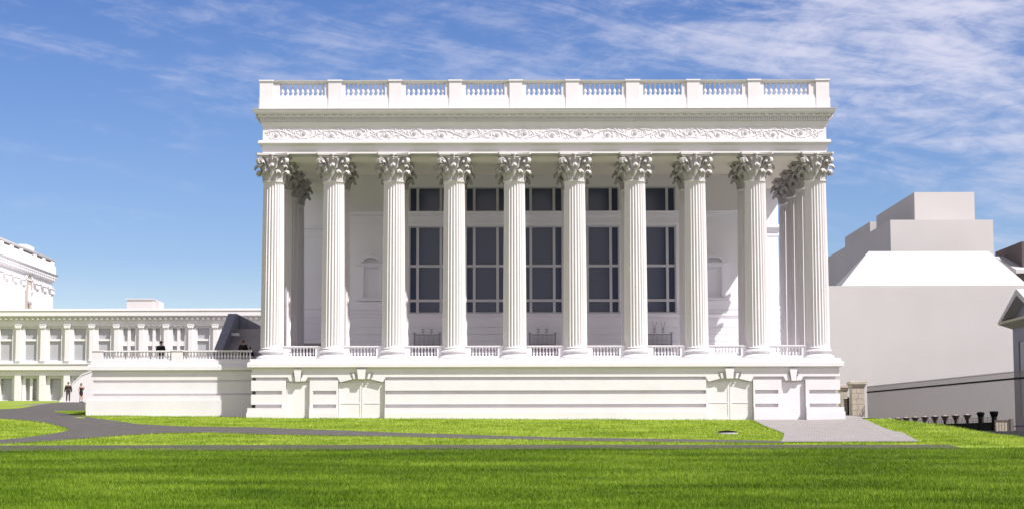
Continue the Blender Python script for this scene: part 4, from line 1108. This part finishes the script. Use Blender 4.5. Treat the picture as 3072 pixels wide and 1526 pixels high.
# ------------------------------------------------------------------ people
def skin_obj(name, verts, edges, radii, material, parent, root=0, lv=1):
    me = bpy.data.meshes.new(name); me.from_pydata(verts, edges, []); o = bpy.data.objects.new(name, me); C.objects.link(o)
    md = o.modifiers.new('skin', 'SKIN'); md.use_smooth_shade = True
    if not me.skin_vertices:
        return o
    for i, r in enumerate(radii): me.skin_vertices[0].data[i].radius = (r, r) if not isinstance(r, tuple) else r
    me.skin_vertices[0].data[root].use_root = True
    sb = o.modifiers.new('sub', 'SUBSURF'); sb.levels = lv; sb.render_levels = lv
    me.materials.append(material); o.parent = parent; return o
def person(label, loc, rz, h=1.75, jacket='jacket', legs='trouser', skirt=False, hair='short', arms='down', shoes='shoe'):
    t = thing('person', label, 'person', None, loc, rz); t.scale = (h/1.75,)*3
    V = []; E = []; R = []
    def ch(pts, start=None):
        last = start
        for p, r in pts:
            V.append(p); R.append(r); i = len(V)-1
            if last is not None: E.append((last, i))
            last = i
        return last
    pel = ch([((0, 0, .95), (.15, .11))]); sp_ = ch([((0, -.01, 1.12), (.13, .095)), ((0, 0, 1.30), (.155, .105)), ((0, .01, 1.42), (.12, .08))], pel)
    nk = ch([((0, .01, 1.50), .052), ((0, -.005, 1.565), .06), ((0, -.012, 1.64), (.078, .092)), ((0, -.005, 1.71), (.062, .075))], sp_)
    hands = []
    for s in (-1, 1):
        ch([((s*.09, 0, .90), .088), ((s*.11, -.01, .50), .058), ((s*.115, .02, .28), .05), ((s*.12, .03, .09), .036), ((s*.13, -.11, .035), .032), ((s*.135, -.17, .03), .026)], pel)
        if arms == 'down': el, wr, pa = (s*.27, .02, 1.14), (s*.29, -.05, .89), (s*.29, -.07, .83)
        elif arms == 'front': el, wr, pa = (s*.27, .0, 1.15), (s*.10, -.20, 1.08), (s*.05, -.22, 1.07)
        else: el, wr, pa = ((s*.27, .02, 1.14), (s*.22, -.14, 1.30) , (s*.17, -.17, 1.37)) if s > 0 else ((s*.27, .02, 1.14), (s*.28, -.05, .89), (s*.28, -.07, .83))
        a = ch([((s*.18, .01, 1.42), .056), (el, .042), (wr, .027), (pa, (.040, .022))], sp_); hands.append((s, Vector(wr), Vector(pa), a))
    skin_obj('body', V, E, R, M['skin'], t)
    for s, wr, pa, a in hands:           # separate fingers
        d = (pa-wr).normalized(); side = Vector((0, 1, 0)) if abs(d.z) > .6 else Vector((0, 0, 1)); mb = MB()
        for q, L in zip((-1.5, -.5, .5, 1.5), (.062, .075, .08, .068)):
            b0 = pa+d*.025+side*q*.018; m1 = b0+d*L*.55; m2 = m1+(d*.7+Vector((-s*.5, -.2, 0))).normalized()*L*.5; mb.tube([b0, m1, m2], [.010, .009, .007], 6)
        b0 = wr+d*.03-side*.025; mb.tube([b0, b0+d*.03-side*.03, b0+d*.065-side*.035], [.012, .010, .008], 6); mb.build('fingers', M['skin'], t)
    # clothes
    V2 = [(0, 0, .80), (0, 0, 1.0), (0, -.01, 1.14), (0, 0, 1.30), (0, .01, 1.43)]; R2 = [(.225, .17), (.215, .16), (.20, .15), (.21, .15), (.15, .11)]; E2 = [(0, 1), (1, 2), (2, 3), (3, 4)]
    for s, wr, pa, a in hands:
        if skirt: break
        el = (s*.27, .02 if arms != 'front' else 0, 1.14); n = len(V2); V2 += [(s*.19, .01, 1.42), el, tuple(wr)]; R2 += [.09, .075, .058]; E2 += [(4, n), (n, n+1), (n+1, n+2)]
    if skirt: R2 = [(.17, .13), (.205, .16), (.165, .13), (.19, .14), (.13, .10)]; V2 = [(0, 0, .56), (0, 0, .9), (0, -.01, 1.12), (0, 0, 1.30), (0, .01, 1.37)]
    skin_obj('dress' if skirt else 'jacket', V2, E2, R2, M[jacket], t, 2)
    if not skirt:
        V3 = [(0, 0, .95)]; R3 = [(.16, .12)]; E3 = []
        for s in (-1, 1):
            n = len(V3); V3 += [(s*.095, 0, .86), (s*.112, -.01, .50), (s*.12, .03, .10)]; R3 += [.10, .075, .06]; E3 += [(0, n), (n, n+1), (n+1, n+2)]
        skin_obj('trousers', V3, E3, R3, M[legs], t)
    mb = MB(); c = (0, .012, 1.66)
    mb.lathe([(.088, -.02), (.092, .02), (.085, .07), (.055, .105), (.01, .115)], c, 14)
    if hair == 'long': mb.lathe([(.05, -.24), (.075, -.16), (.08, -.04), (.07, .02)], (0, .045, 1.66), 12)
    if hair == 'hat': mb.lathe([(.15, .035), (.15, .045), (.09, .05), (.08, .13), (.02, .14)], c, 16)
    mb.build('hair', M['hair'], t)
    mb = MB()
    for s in (-1, 1): mb.lathe([(.001, -.012), (.01, 0), (.001, .012)], (s*.032, -.098, 1.655), 6)
    mb.box(-.028, .028, -.103, -.095, 1.598, 1.606); mb.build('eyes_and_mouth', M['dark_cloth'], t)
    mb = MB(); mb.add([(-.014, -.098, 1.62), (.014, -.098, 1.62), (0, -.098, 1.665), (0, -.125, 1.625)], [(0, 1, 3), (1, 2, 3), (2, 0, 3)])
    for s in (-1, 1): mb.lathe([(.004, -.03), (.016, -.01), (.018, .015), (.004, .03)], (s*.085, 0, 1.64), 6)
    mb.build('nose_and_ears', M['skin'], t)
    for s in (-1, 1):
        mb = MB(); mb.tube([(s*.12, .075, .05), (s*.12, .02, .06), (s*.13, -.08, .045), (s*.137, -.19, .03)], [.035, .048, .042, .028], 8); mb.build('shoe', M[shoes], t)
    return t
def gloc(px, Y, py=1205): x = WX(px, Y, py); return (x, Y, G(x, Y)+.03)
person('person in an olive brown jacket and grey trousers standing on the far path', gloc(203, 165.5), .2, 1.78)
person('person in a short black dress with bare legs standing beside the white terrace wall', gloc(242, 165.5), .9, 1.68, 'dark_cloth', skirt=True, hair='long', arms='up', shoes='dark_cloth')
YQ = 124.5
def tloc(px, Y): return (WX(px, Y, 1050), Y, zfl)
person('person in black with a brimmed hat standing behind the terrace balustrade', tloc(482, YQ), .0, 1.75, 'dark_cloth', 'dark_cloth', hair='hat', arms='front', shoes='dark_cloth')
person('taller of two people in black at the right end of the terrace, below the steps', tloc(729, 123.0), .3, 1.72, 'dark_cloth', 'dark_cloth', hair='long', arms='down', shoes='dark_cloth')
person('shorter person whose dark head just shows over the rail beside the leftmost column', tloc(750, 125.5), -.3, 1.42, 'dark_cloth', 'dark_cloth', hair='short', arms='down', shoes='dark_cloth')
